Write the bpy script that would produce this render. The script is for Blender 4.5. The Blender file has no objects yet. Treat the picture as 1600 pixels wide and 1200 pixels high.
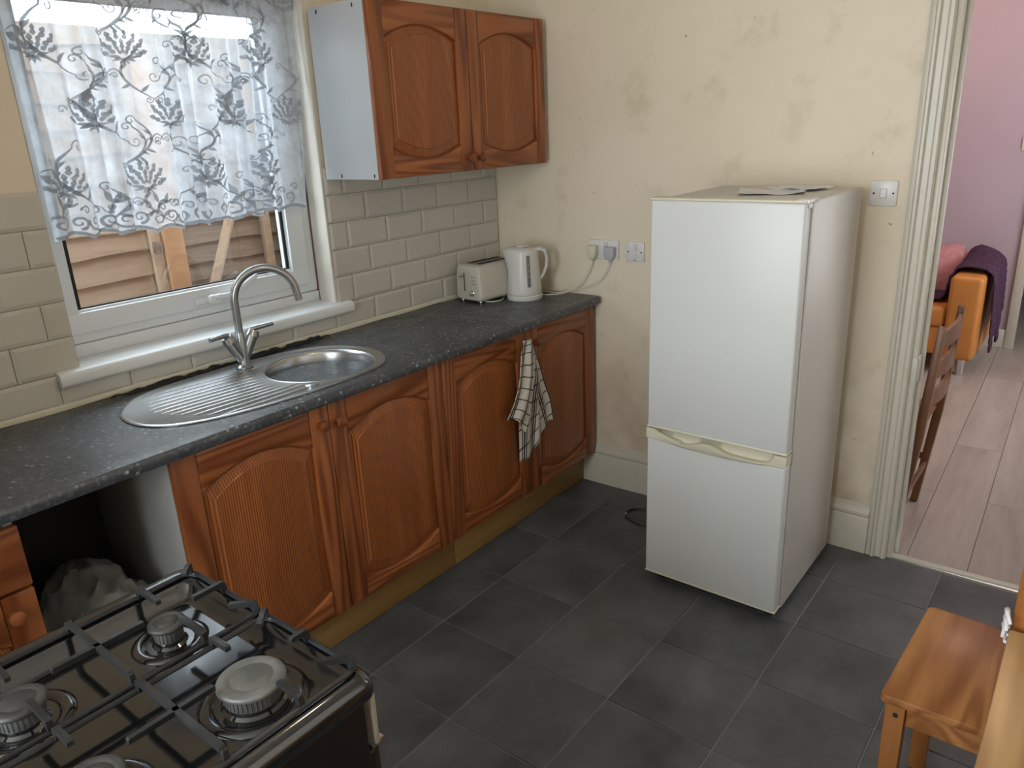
import bpy, bmesh, math, random
from mathutils import Vector, Matrix
from math import sin, cos, pi, sqrt, radians
random.seed(7)
SC = bpy.context.scene
COL = SC.collection

# ------------------------------------------------------------------ camera
CAMP = (-2.7659, -2.2774, 1.6049); YAW, PIT, ROL, FPX = .68008, -.32507, -.04514, 1183.15
fw = Vector((cos(YAW)*cos(PIT), sin(YAW)*cos(PIT), sin(PIT)))
rt = Vector((sin(YAW), -cos(YAW), 0)); up = rt.cross(fw)
r2 = rt*cos(ROL)+up*sin(ROL); u2 = -rt*sin(ROL)+up*cos(ROL)
cam = bpy.data.objects.new('camera', bpy.data.cameras.new('camera')); COL.objects.link(cam)
cam.matrix_world = Matrix(((r2.x, u2.x, -fw.x, CAMP[0]), (r2.y, u2.y, -fw.y, CAMP[1]), (r2.z, u2.z, -fw.z, CAMP[2]), (0, 0, 0, 1)))
cam.data.sensor_width = 36; cam.data.lens = FPX/1600*36; cam.data.clip_start = .02
SC.camera = cam
# ------------------------------------------------------------------ world, light, exposure
SC.view_settings.view_transform = 'Standard'; SC.view_settings.look = 'None'
SC.view_settings.exposure = 0.17; SC.view_settings.gamma = 1; SC.view_settings.use_curve_mapping = False
wd = bpy.data.worlds.new('overcast_sky'); SC.world = wd; wd.use_nodes = True
nt = wd.node_tree; bg = nt.nodes['Background']
tc = nt.nodes.new('ShaderNodeTexCoord'); nz = nt.nodes.new('ShaderNodeTexNoise'); nz.inputs['Scale'].default_value = 1.5
cr = nt.nodes.new('ShaderNodeValToRGB'); cr.color_ramp.elements[0].color = (.74, .84, 1, 1); cr.color_ramp.elements[1].color = (.92, .96, 1, 1)
nt.links.new(tc.outputs['Generated'], nz.inputs['Vector']); nt.links.new(nz.outputs['Fac'], cr.inputs['Fac']); nt.links.new(cr.outputs['Color'], bg.inputs['Color'])
bg.inputs['Strength'].default_value = 8.2

def area(name, loc, rot, sx, sy, power, color, portal=False):
    l = bpy.data.lights.new(name, 'AREA'); l.shape = 'RECTANGLE'; l.size = sx; l.size_y = sy; l.energy = power; l.color = color
    if portal: l.cycles.is_portal = True
    o = bpy.data.objects.new(name, l); COL.objects.link(o); o.location = loc; o.rotation_euler = rot
    return o
area('window_portal', (-1.44, .2, 1.55), (radians(-90), 0, 0), 1.0, 1.15, 1, (1, 1, 1), True)
area('garden_window_light', (-4.37, -1.25, 1.55), (0, radians(-90), 0), 1.3, 1.5, 66, (.84, .93, 1))
area('rear_fill_light', (-1.6, -3.37, 1.35), (radians(90), 0, 0), 1.2, 1.5, 3, (.95, .97, 1))  # weak fill lamp added on the unseen rear side
area('living_room_window_light', (2.0, -3.3, 1.5), (radians(90), 0, 0), 1.6, 1.4, 34, (.90, .95, 1))

# ------------------------------------------------------------------ helpers
def chain(o):
    m = Matrix.Identity(4)
    while o is not None:
        m = Matrix.Translation(o.location) @ o.rotation_euler.to_matrix().to_4x4() @ m
        o = o.parent
    return m
def tag(o, label=None, cat=None, group=None, kind=None):
    if label: o['label'] = label
    if cat: o['category'] = cat
    if group: o['group'] = group
    if kind: o['kind'] = kind
    return o
def thing(name, loc, rz, label, cat, group=None):
    o = bpy.data.objects.new(name, None); COL.objects.link(o); o.location = loc; o.rotation_euler = (0, 0, rz)
    o.empty_display_size = .05
    return tag(o, label, cat, group)
class G:
    def __init__(s): s.bm = bmesh.new()
    def _add(s, fn):
        b = bmesh.new(); fn(b); me = bpy.data.meshes.new('t'); b.to_mesh(me); b.free(); s.bm.from_mesh(me); bpy.data.meshes.remove(me)
        return s
    def box(s, x0, x1, y0, y1, z0, z1, bev=0, seg=2, mat=None):
        def f(b):
            bmesh.ops.create_cube(b, size=1)
            for v in b.verts: v.co = Vector(((x0+x1)/2+v.co.x*(x1-x0), (y0+y1)/2+v.co.y*(y1-y0), (z0+z1)/2+v.co.z*(z1-z0)))
            if bev: bmesh.ops.bevel(b, geom=b.edges[:], offset=bev, segments=seg, profile=.5, affect='EDGES')
            if mat is not None: bmesh.ops.transform(b, matrix=mat, verts=b.verts)
        return s._add(f)
    def prism(s, poly, ax, a, b_, bev=0, seg=2):
        # poly of 2D points; ax 'x': (y,z) ; 'y': (x,z) ; 'z': (x,y)
        def P(p, t): return {'x': (t, p[0], p[1]), 'y': (p[0], t, p[1]), 'z': (p[0], p[1], t)}[ax]
        def f(b):
            A = [b.verts.new(P(p, a)) for p in poly]; B = [b.verts.new(P(p, b_)) for p in poly]
            n = len(poly); b.faces.new(A); b.faces.new(B[::-1])
            for i in range(n): b.faces.new((A[i], B[i], B[(i+1) % n], A[(i+1) % n]))
            bmesh.ops.recalc_face_normals(b, faces=b.faces)
            if bev: bmesh.ops.bevel(b, geom=[e for e in b.edges if e.calc_face_angle(0) > .5], offset=bev, segments=seg, profile=.5, affect='EDGES')
        return s._add(f)
    def cyl(s, p0, p1, r0, r1=None, seg=16, cap=True):
        r1 = r0 if r1 is None else r1
        return s.tube([p0, p1], [r0, r1], seg, cap)
    def tube(s, pts, r, seg=8, cap=True, closed=False, flat=None):
        pts = [Vector(p) for p in pts]; n = len(pts); R = r if isinstance(r, (list, tuple)) else [r]*n
        def f(b):
            rings = []; ref = None
            for i, p in enumerate(pts):
                if closed: d = pts[(i+1) % n]-pts[i-1]
                else: d = pts[min(i+1, n-1)]-pts[max(i-1, 0)]
                d.normalize()
                if ref is None:
                    ref = Vector((0, 0, 1)) if abs(d.z) < .9 else Vector((1, 0, 0))
                ref = (ref-d*ref.dot(d)).normalized(); o = d.cross(ref)
                ring = []
                for k in range(seg):
                    a = 2*pi*k/seg; ww = (flat or (1, 1))
                    ring.append(b.verts.new(p+ref*cos(a)*R[i]*ww[0]+o*sin(a)*R[i]*ww[1]))
                rings.append(ring)
            m = n if closed else n-1
            for i in range(m):
                A, B = rings[i], rings[(i+1) % n]
                for k in range(seg): b.faces.new((A[k], A[(k+1) % seg], B[(k+1) % seg], B[k]))
            if cap and not closed: b.faces.new(rings[0][::-1]); b.faces.new(rings[-1])
            bmesh.ops.recalc_face_normals(b, faces=b.faces)
        return s._add(f)
    def lathe(s, prof, c, seg=32, mat=None, sx=1, sy=1):
        def f(b):
            rings = []
            for r, z in prof:
                if r < 1e-6: rings.append([b.verts.new((c[0], c[1], c[2]+z))])
                else: rings.append([b.verts.new((c[0]+r*sx*cos(2*pi*k/seg), c[1]+r*sy*sin(2*pi*k/seg), c[2]+z)) for k in range(seg)])
            for A, B in zip(rings, rings[1:]):
                for k in range(seg):
                    q = (A[k % len(A)], A[(k+1) % len(A)], B[(k+1) % len(B)], B[k % len(B)])
                    q = list(dict.fromkeys(q))
                    if len(q) > 2: b.faces.new(q)
            bmesh.ops.recalc_face_normals(b, faces=b.faces)
            if mat is not None: bmesh.ops.transform(b, matrix=mat, verts=b.verts)
        return s._add(f)
    def surf(s, nu, nv, fn, wrap=False):
        def f(b):
            V = [[b.verts.new(fn(i/nu, j/nv)) for j in range(nv+1)] for i in range(nu+(0 if wrap else 1))]
            N = len(V)
            for i in range(nu):
                for j in range(nv): b.faces.new((V[i][j], V[(i+1) % N][j], V[(i+1) % N][j+1], V[i][j+1]))
        return s._add(f)
    def raw(s, verts, faces):
        def f(b):
            V = [b.verts.new(v) for v in verts]
            for q in faces: b.faces.new([V[i] for i in q])
        return s._add(f)
    def build(s, name, mat, parent=None, world=True, sharp=35, uv=None):
        bm = s.bm
        if parent is not None and world: bmesh.ops.transform(bm, matrix=chain(parent).inverted(), verts=bm.verts)
        for f in bm.faces: f.smooth = True
        for e in bm.edges:
            e.smooth = not (len(e.link_faces) == 2 and e.calc_face_angle(0) > radians(sharp))
        me = bpy.data.meshes.new(name); bm.to_mesh(me); bm.free()
        me.materials.append(mat); o = bpy.data.objects.new(name, me); COL.objects.link(o)
        if parent is not None: o.parent = parent
        return o
def struct(name, g, mat, loc=None, rz=0):
    o = g.build(name, mat)
    if rz: o.rotation_euler = (0, 0, rz)
    return tag(o, kind='structure')
def dup_tree(o, parent=None):
    c = o.copy(); COL.objects.link(c)
    if parent is not None: c.parent = parent
    for ch in [x for x in o.children]: dup_tree(ch, c)
    return c

# ------------------------------------------------------------------ materials
class NT:
    def __init__(s, name):
        s.m = bpy.data.materials.new(name); s.m.use_nodes = True; s.t = s.m.node_tree; s.b = s.t.nodes['Principled BSDF']
    def n(s, typ, **kw):
        nd = s.t.nodes.new('ShaderNode'+typ)
        for k, v in kw.items():
            if hasattr(nd, k) and k not in ('Scale',): setattr(nd, k, v)
            else: nd.inputs[k].default_value = v
        return nd
    def l(s, a, b): s.t.links.new(a, b)
    def set(s, **kw):
        for k, v in kw.items(): s.b.inputs[k.replace('_', ' ')].default_value = v
    def coord(s, rnd=True, scale=(1, 1, 1)):
        t = s.n('TexCoord'); mp = s.n('Mapping'); mp.inputs['Scale'].default_value = scale
        if rnd:
            oi = s.n('ObjectInfo'); mm = s.n('Math', operation='MULTIPLY'); mm.inputs[1].default_value = 37.3
            s.l(oi.outputs['Random'], mm.inputs[0]); ad = s.n('VectorMath', operation='ADD')
            s.l(t.outputs['Object'], ad.inputs[0]); s.l(mm.outputs[0], ad.inputs[1]); s.l(ad.outputs[0], mp.inputs['Vector'])
        else: s.l(t.outputs['Object'], mp.inputs['Vector'])
        return mp.outputs[0]
    def noise(s, vec, scale, detail=3, rough=.5, dist=0):
        n = s.n('TexNoise'); n.inputs['Scale'].default_value = scale; n.inputs['Detail'].default_value = detail
        n.inputs['Roughness'].default_value = rough; n.inputs['Distortion'].default_value = dist
        s.l(vec, n.inputs['Vector']); return n.outputs['Fac']
    def ramp(s, fac, stops):
        r = s.n('ValToRGB'); e = r.color_ramp.elements
        while len(e) < len(stops): e.new(.5)
        for q, (p, c) in zip(e, stops): q.position = p; q.color = (*c, 1) if not isinstance(c, (int, float)) else (c, c, c, 1)
        s.l(fac, r.inputs['Fac']); return r.outputs['Color']
    def mix(s, fac, a, b, mode='MIX'):
        m = s.n('Mix', data_type='RGBA', blend_type=mode)
        for sock, v in ((m.inputs[0], fac), (m.inputs[6], a), (m.inputs[7], b)):
            if isinstance(v, (int, float)): sock.default_value = v
            elif isinstance(v, tuple): sock.default_value = (*v, 1)
            else: s.l(v, sock)
        return m.outputs[2]
    def bump(s, h, strength=.2, dist=.001):
        b = s.n('Bump'); b.inputs['Strength'].default_value = strength; b.inputs['Distance'].default_value = dist
        s.l(h, b.inputs['Height']); s.l(b.outputs[0], s.b.inputs['Normal'])
def flat(name, c, rough=.5, metal=0, bump=0, bs=200, var=0, vs=4, spec=.5):
    m = NT(name); m.set(Base_Color=(*c, 1), Roughness=rough, Metallic=metal, Specular_IOR_Level=spec)
    if bump: m.bump(m.noise(m.coord(False), bs, 3), bump, .001)
    if var: m.l(m.ramp(m.noise(m.coord(), vs, 4), [(.3, tuple(x*(1-var) for x in c)), (.7, tuple(min(1, x*(1+var)) for x in c))]), m.b.inputs['Base Color'])
    return m.m
def wood(name, c0, c1, axis='z', fine=0, fig=26, rough=.35, knots=True, ns=5.0, wear=0):
    m = NT(name); st = {'x': (.09, 1, 1), 'y': (1, .09, 1), 'z': (1, 1, .09)}[axis]
    v = m.coord(True, st)
    n1 = m.noise(v, ns, 2, .5, .4)
    mu = m.n('Math', operation='MULTIPLY'); mu.inputs[1].default_value = fig; m.l(n1, mu.inputs[0])
    src = mu.outputs[0]
    if fine:
        sp = m.n('SeparateXYZ'); m.l(v, sp.inputs[0]); mm = m.n('Math', operation='MULTIPLY'); mm.inputs[1].default_value = fine
        ad0 = m.n('Math', operation='ADD'); m.l(sp.outputs[0 if axis != 'x' else 2], ad0.inputs[0]); m.l(sp.outputs[1 if axis != 'y' else 2], ad0.inputs[1])
        m.l(ad0.outputs[0], mm.inputs[0]); ad = m.n('Math', operation='ADD'); m.l(mm.outputs[0], ad.inputs[0]); m.l(src, ad.inputs[1]); src = ad.outputs[0]
    sn = m.n('Math', operation='SINE'); m.l(src, sn.inputs[0])
    ma = m.n('Math', operation='MULTIPLY_ADD'); ma.inputs[1].default_value = .5; ma.inputs[2].default_value = .5; m.l(sn.outputs[0], ma.inputs[0])
    n2 = m.noise(v, 90, 3, .6); n3 = m.noise(m.coord(True), 2.2, 2)
    cmid = tuple((a+b)/2 for a, b in zip(c0, c1))
    base = m.ramp(ma.outputs[0], [(0, c1), (.35, cmid), (.75, c0), (1, tuple(x*1.05 for x in c0))])
    base = m.mix(.2, base, m.ramp(n2, [(.35, c1), (.65, c0)]))
    base = m.mix(m.ramp(n3, [(.4, 0), (.75, .22)]), base, cmid)
    tn = m.noise(v, 16, 1); base = m.mix(m.ramp(tn, [(.42, 0), (.58, .38)]), base, tuple(x*.62 for x in cmid))
    if knots:
        vo = m.n('TexVoronoi'); vo.inputs['Scale'].default_value = 3.4
        kk = {'x': (.6, 1, 1), 'y': (1, .6, 1), 'z': (1, 1, .6)}[axis]; m.l(m.coord(True, kk), vo.inputs['Vector'])
        base = m.mix(m.ramp(vo.outputs['Distance'], [(.025, .9), (.05, .25), (.07, 0)]), base, tuple(x*.25 for x in c1))
    m.l(base, m.b.inputs['Base Color']); m.set(Roughness=rough); m.bump(ma.outputs[0], .05, .0006)
    return m.m
M = {}
# painted kitchen wall: cream, with grease and damp stains low down
m = NT('cream_wall_paint'); v = m.coord(False)
a = m.mix(m.ramp(m.noise(v, 1.3, 4, .6), [(.35, 0), (.75, .8)]), (.85, .75, .60), (.77, .665, .51))
a = m.mix(m.ramp(m.noise(v, 5, 5, .65), [(.55, 0), (.75, .45)]), a, (.52, .42, .27))
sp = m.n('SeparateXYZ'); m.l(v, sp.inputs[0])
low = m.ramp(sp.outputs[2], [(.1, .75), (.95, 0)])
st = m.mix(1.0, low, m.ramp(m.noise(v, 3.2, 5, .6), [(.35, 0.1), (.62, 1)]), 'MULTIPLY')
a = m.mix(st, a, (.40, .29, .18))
a = m.mix(m.ramp(m.noise(v, 26, 2), [(.74, 0), (.78, .7)]), a, (.32, .2, .1))
m.l(a, m.b.inputs['Base Color']); m.set(Roughness=.6)
hb = m.mix(.5, m.noise(v, 7, 5, .6), m.noise(v, 60, 3)); m.bump(hb, .35, .006); M['cream'] = m.m
m = NT('old_gloss_paint'); v = m.coord(False)
a = m.mix(m.ramp(m.noise(v, 9, 6, .7), [(.55, 0), (.8, .4)]), (.62, .58, .49), (.48, .42, .32))
a = m.mix(m.ramp(m.noise(v, 30, 2), [(.77, 0), (.82, .6)]), a, (.22, .16, .1))
m.l(a, m.b.inputs['Base Color']); m.set(Roughness=.35); m.bump(m.noise(v, 22, 4, .6), .25, .002); M['gloss'] = m.m
M['reveal'] = flat('white_reveal_paint', (.74, .71, .64), .6, bump=.4, bs=30, var=.08, vs=9)
M['tile'] = flat('cream_glazed_tile', (.60, .57, .505), .16, bump=.05, bs=12, var=.05, vs=1.5)
M['grout'] = flat('beige_grout', (.36, .31, .22), .8, bump=.3, bs=90)
m = NT('slate_floor_tile'); v = m.coord(True)
a = m.mix(m.ramp(m.noise(v, 4, 6, .6), [(.3, 0), (.7, 1)]), (.050, .052, .055), (.130, .136, .143))
a = m.mix(m.ramp(m.noise(v, 70, 2), [(.72, 0), (.8, .25)]), a, (.15, .15, .15))
m.l(a, m.b.inputs['Base Color']); m.l(m.ramp(m.noise(v, 6, 4), [(.3, .34), (.7, .52)]), m.b.inputs['Roughness'])
hb = m.mix(.35, m.noise(v, 9, 6, .6, .6), m.noise(v, 50, 4)); m.bump(hb, .5, .003); M['slate'] = m.m
M['floorgrout'] = flat('grey_floor_grout', (.24, .23, .215), .9, bump=.4, bs=120)
m = NT('speckled_worktop_laminate'); v = m.coord(False)
a = m.mix(m.ramp(m.noise(v, 5, 5, .6), [(.3, 0), (.7, 1)]), (.028, .032, .038), (.065, .072, .082))
a = m.mix(m.ramp(m.noise(v, 75, 3, .6), [(.52, 0), (.68, .7)]), a, (.15, .17, .195))
vo = m.n('TexVoronoi'); vo.inputs['Scale'].default_value = 42; m.l(v, vo.inputs['Vector'])
a = m.mix(m.ramp(vo.outputs['Distance'], [(.12, .9), (.24, 0)]), a, m.mix(m.ramp(m.noise(v, 11, 2), [(.40, 0), (.56, 1)]), a, (.40, .44, .48)))
m.l(a, m.b.inputs['Base Color']); m.l(m.ramp(m.noise(v, 14, 4), [(.3, .34), (.7, .48)]), m.b.inputs['Roughness']); m.set(IOR=1.75); m.bump(m.noise(v, 160, 3), .35, .0012); M['worktop'] = m.m
M['pvc'] = flat('white_upvc', (.78, .81, .84), .25)
M['sill'] = flat('white_sill_board', (.80, .82, .83), .28, var=.03)
PA, PB = (.48, .160, .045), (.14, .028, .008)
M['pine_panel'] = wood('varnished_pine_panel', PA, PB, 'z', fine=820, fig=9, knots=False, rough=.3, ns=2.5)
M['pine_z'] = wood('varnished_pine_upright', (.39, .128, .040), (.16, .036, .010), 'z', fig=85, ns=5, rough=.32)
M['pine_x'] = wood('varnished_pine_rail', (.39, .128, .040), (.16, .036, .010), 'x', fig=85, ns=5, rough=.32)
M['plinth'] = wood('raw_pine_plinth', (.42, .25, .085), (.32, .17, .05), 'x', fig=12, rough=.5)
M['chair'] = wood('orange_pine_chair', (.54, .235, .07), (.25, .075, .02), 'x', fig=50, ns=7, rough=.3)
M['chair_z'] = wood('orange_pine_leg', (.46, .19, .05), (.32, .11, .026), 'z', fig=18, rough=.32, knots=False)
M['table'] = wood('light_pine_table', (.64, .40, .16), (.36, .18, .06), 'x', fig=50, ns=7, rough=.28)
M['brown_z'] = wood('brown_stained_wood', (.25, .115, .05), (.15, .06, .025), 'z', fig=16, rough=.4, knots=False)
M['white_lam'] = flat('white_laminate', (.54, .57, .60), .35)
M['grey_lam'] = flat('grey_white_laminate', (.42, .41, .38), .45, var=.1)
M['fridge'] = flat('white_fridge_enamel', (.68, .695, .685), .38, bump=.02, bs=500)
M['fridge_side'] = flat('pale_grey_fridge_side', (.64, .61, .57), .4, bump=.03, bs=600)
M['cream_plastic'] = flat('yellowed_cream_plastic', (.74, .70, .56), .35)
M['beige'] = flat('dull_beige_trim', (.36, .31, .25), .4)
M['white_plastic'] = flat('white_plastic', (.72, .71, .68), .3)
M['toaster'] = flat('stone_cream_toaster_shell', (.60, .57, .49), .3)
M['kettle'] = flat('white_kettle_plastic', (.70, .69, .66), .28)
M['black'] = flat('black_enamel', (.008, .008, .009), .10); M['black'].node_tree.nodes['Principled BSDF'].inputs['IOR'].default_value = 1.95
M['lamgap'] = flat('pale_floor_joint', (.42, .37, .33), .7)
M['blackside'] = flat('black_side_enamel', (.007, .007, .008), .3)
M['burner_dark'] = flat('dark_burner_cap', (.075, .074, .070), .5, metal=.3, bump=.15, bs=60, var=.3, vs=22)
M['blackmat'] = flat('black_matt', (.012, .012, .012), .6)
M['iron'] = flat('black_cast_iron_support', (.04, .04, .042), .38, metal=.4, bump=.25, bs=150, var=.3, vs=20)
M['burner'] = flat('grey_burner_cap', (.20, .198, .19), .5, metal=.5, bump=.15, bs=60, var=.35, vs=22)
M['steel'] = flat('brushed_stainless_steel', (.52, .53, .54), .27, metal=1, bump=.06, bs=120, var=.06, vs=12)
M['tap'] = flat('satin_nickel_tap', (.42, .44, .46), .26, metal=1)
M['chrome'] = flat('chrome', (.7, .7, .7), .12, metal=1)
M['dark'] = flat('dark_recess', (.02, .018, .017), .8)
M['gauge'] = flat('grey_water_gauge', (.18, .19, .19), .25)
M['switch'] = flat('white_switch_plate', (.76, .745, .74), .3)
M['plug_old'] = flat('aged_cream_plug', (.72, .68, .50), .4)
M['plug_grey'] = flat('pale_grey_plug', (.50, .49, .52), .4)
M['cable'] = flat('white_cable_sheath', (.72, .68, .58), .4)
M['bcable'] = flat('black_cable_sheath', (.01, .01, .015), .4)
M['paper'] = flat('white_paper', (.82, .82, .84), .6, var=.03, vs=20)
M['lilac'] = flat('lilac_pink_wall_paint', (.47, .385, .44), .7, bump=.1, bs=20, var=.05, vs=1)
M['ceil'] = flat('white_ceiling_paint', (.7, .68, .62), .8)
M['sofa'] = flat('orange_sofa_leather', (.60, .24, .055), .38, bump=.15, bs=90, var=.08, vs=6)
m = NT('purple_chunky_knit'); v = m.coord(False)
m.l(m.ramp(m.noise(v, 60, 3), [(.3, (.035, .012, .03)), (.7, (.10, .04, .085))]), m.b.inputs['Base Color']); m.set(Roughness=.9); m.bump(m.noise(v, 110, 3), .8, .004); M['knit'] = m.m
M['pinkfur'] = flat('pink_cushion_fabric', (.60, .27, .28), .9, bump=.6, bs=80, var=.15, vs=30)
m = NT('pale_wood_laminate'); v = m.coord(True, (.12, 1, 1))
a = m.mix(m.ramp(m.noise(v, 8, 4, .6, .5), [(.3, 0), (.7, 1)]), (.36, .30, .26), (.50, .43, .38))
a = m.mix(m.ramp(m.noise(v, 60, 3), [(.5, 0), (.8, .4)]), a, (.28, .22, .19))
m.l(a, m.b.inputs['Base Color']); m.set(Roughness=.32); M['laminate'] = m.m
def fencewood(name, c0, c1):
    m = NT(name); v = m.coord(True, (.12, 1, 1)); n = m.noise(v, 9, 5, .6, 1.2)
    a = m.ramp(n, [(.25, c1), (.5, c0), (.62, c1), (.75, c0)]); a = m.mix(.4, a, m.ramp(m.noise(v, 70, 3), [(.3, c1), (.7, c0)]))
    m.l(a, m.b.inputs['Base Color']); m.set(Roughness=.85); m.bump(n, .6, .004); return m.m
M['fence_a'] = fencewood('tan_fence_board', (.33, .235, .16), (.23, .155, .10))
M['fence_b'] = fencewood('grey_brown_fence_board', (.27, .20, .14), (.16, .115, .08))
M['fpost'] = fencewood('new_orange_post', (.40, .22, .11), (.31, .16, .07))
M['batten'] = fencewood('pale_batten', (.38, .27, .18), (.26, .18, .12))
M['green'] = flat('green_painted_wood', (.16, .33, .20), .6, var=.2, vs=8)
M['conc'] = flat('yard_concrete', (.25, .24, .22), .9, bump=.3, bs=20, var=.2)
M['render'] = flat('outer_wall_brick', (.30, .16, .10), .9, var=.2, vs=15)
# thin glass
m = NT('window_glass'); t = m.t; out = t.nodes['Material Output']
tr = m.n('BsdfTransparent'); gl = m.n('BsdfGlossy'); gl.inputs['Roughness'].default_value = .02; mx = m.n('MixShader'); mx.inputs[0].default_value = .06
tr.inputs['Color'].default_value = (.93, .97, .96, 1)
m.l(tr.outputs[0], mx.inputs[1]); m.l(gl.outputs[0], mx.inputs[2]); m.l(mx.outputs[0], out.inputs['Surface']); M['glass'] = m.m
def sheer(name, c, transp, transl, weave=0):
    m = NT(name); out = m.t.nodes['Material Output']
    d = m.n('BsdfDiffuse'); d.inputs['Color'].default_value = (*c, 1); tl = m.n('BsdfTranslucent'); tl.inputs['Color'].default_value = (*c, 1)
    a = m.n('MixShader'); a.inputs[0].default_value = transl; m.l(d.outputs[0], a.inputs[1]); m.l(tl.outputs[0], a.inputs[2])
    tr = m.n('BsdfTransparent'); b = m.n('MixShader'); b.inputs[0].default_value = 1-transp
    if weave:
        m.l(m.ramp(m.noise(m.coord(False), weave, 3), [(.35, 1-transp-.12), (.65, 1-transp+.15)]), b.inputs[0])
    m.l(tr.outputs[0], b.inputs[1]); m.l(a.outputs[0], b.inputs[2]); m.l(b.outputs[0], out.inputs['Surface']); return m.m
M['net'] = sheer('white_net_voile', (.80, .845, .91), .35, .58, 16)
M['lace'] = sheer('woven_lace_motif', (.42, .45, .49), .06, .28)
M['bag'] = sheer('translucent_white_bag', (.36, .36, .33), .25, .3)

# ------------------------------------------------------------------ room shell
TH = .03                                   # the fridge wall runs 1.7 degrees off square
XL, YB, CZ = -4.4, -3.4, 2.55
WX0, WX1, WZ0, WZ1 = -1.918, -.985, 1.0, 2.10
g = G(); g.box(XL, WX0, 0, .085, 0, CZ).box(WX1, .05, 0, .085, 0, CZ).box(WX0, WX1, 0, .085, 0, WZ0).box(WX0, WX1, 0, .085, WZ1, CZ)
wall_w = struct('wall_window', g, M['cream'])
g = G(); g.box(XL-.1, -1.985, .087, .3, -.2, CZ).box(-.985, .3, .087, .3, -.2, CZ).box(-1.985, -.985, .087, .3, -.2, WZ0-.01).box(-1.985, -.985, .087, .3, WZ1, CZ)
struct('wall_outer', g, M['render'])
DY0, DY1, DZ = -1.79, -2.62, 2.05
g = G(); g.box(0, .11, DY0, 0.0, 0, CZ).box(0, .11, YB, DY1, 0, CZ).box(0, .11, DY1, DY0, DZ, CZ)
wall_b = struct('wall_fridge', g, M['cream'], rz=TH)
g = G(); g.box(-3.07, -2.95, -.85, -.002, 0, CZ); struct('wall_light_blocker', g, M['cream'])  # unseen stub added to keep the garden window's light off the window wall
g = G(); g.box(XL-.1, XL-.02, YB-.1, .085, 0, CZ); struct('wall_left', g, M['cream'])
g = G(); g.box(XL-.02, .13, YB-.1, YB-.02, 0, CZ); struct('wall_rear', g, M['cream'])
g = G(); g.box(XL-.1, 5.2, YB-.1, .3, CZ, CZ+.08); struct('ceiling', g, M['ceil'])
g = G(); g.box(XL-.1, .07, YB-.1, 0.05, -.06, -.0035); floor = struct('floor', g, M['floorgrout'])
# floor tiles, one object each
S, AX, AY = .32837, .2189, .66278
tmesh = {}
def floor_tile(x0, x1, y0, y1):
    w, d = round(x1-x0, 3), round(y1-y0, 3)
    if w < .03 or d < .03: return
    k = (w, d)
    if k not in tmesh:
        g = G(); g.box(-w/2+.0019, w/2-.0019, -d/2+.0019, d/2-.0019, -.01, 0, .0016, 1); o = g.build('floor_tile', M['slate'])
        tmesh[k] = o.data; first = o
    else:
        first = bpy.data.objects.new('floor_tile', tmesh[k]); COL.objects.link(first)
    first.location = ((x0+x1)/2, (y0+y1)/2, random.uniform(-.0006, .0004)); first.parent = floor
for i in range(-1, 14):
    for j in range(-2, 9):
        x1 = min(-AX-(i-0)*S, .052); x0 = max(-AX-(i+1)*S, XL)
        y1 = min(-AY-(j)*S, -.005); y0 = max(-AY-(j+1)*S, YB)
        if x1 > x0 and y1 > y0: floor_tile(x0, x1, y0, y1)
# wall tiles, brick bond, one object each
TW, TZ, TO, THH = .19762, 1.4027, .2037, .0996
wtm = {}
def wall_tile(x0, x1, z0, z1):
    w, h = round(x1-x0, 3), round(z1-z0, 3)
    if w < .012 or h < .012: return
    if (w, h) not in wtm:
        b = bmesh.new(); a, c = w/2-.0012, h/2-.0012; e = min(.011, a*.7, c*.7)
        P = [(-a, 0, -c), (a, 0, -c), (a, 0, c), (-a, 0, c)]; Q = [(x, -.0035, z) for x, _, z in P]
        R_ = [((a-e)*(1 if x > 0 else -1), -.0075, (c-e)*(1 if z > 0 else -1)) for x, _, z in P]
        vs = [[b.verts.new(p) for p in L] for L in (P, Q, R_)]
        for A, B in zip(vs, vs[1:]):
            for k in range(4): b.faces.new((A[k], A[(k+1) % 4], B[(k+1) % 4], B[k]))
        b.faces.new(vs[2]); bmesh.ops.recalc_face_normals(b, faces=b.faces)
        for f in b.faces:
            if f.normal.y > .5: f.normal_flip()
        me = bpy.data.meshes.new('wall_tile'); b.to_mesh(me); b.free(); me.materials.append(M['tile']); wtm[(w, h)] = me
    o = bpy.data.objects.new('wall_tile', wtm[(w, h)]); COL.objects.link(o); o.parent = wall_w
    o.location = ((x0+x1)/2, -.0012, (z0+z1)/2); o.rotation_euler = (random.uniform(-.003, .003), 0, random.uniform(-.003, .003))
for r in range(-1, 5):
    z1 = TZ-r*THH; z0 = z1-THH
    if r == 4: z0 = .912
    off = TO if r % 2 == 0 else TO-TW/2
    for n in range(-1, 17):
        x1 = min(-off-(n)*TW+TW, -.003); x0 = max(-off-n*TW, -3.3)
        x1, x0 = min(x1, -.003), x0
        if x1 <= x0: continue
        if z0 > .99:
            segs = []
            if x0 < WX0: segs.append((x0, min(x1, WX0+random.uniform(-.002, .003))))
            if x1 > WX1+.006: segs.append((max(x0, WX1+.006), x1))
        else: segs = [(x0, x1)]
        for s0, s1 in segs: wall_tile(s0, s1, z0, z1)
g = G(); g.box(-3.3, WX0-.001, -.0014, .001, .905, 1.5).box(WX1+.004, -.001, -.0014, .001, .905, 1.5).box(WX0-.001, WX1+.004, -.0014, .001, .905, 1.0); go = g.build('grout', M['grout'], wall_w)
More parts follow.
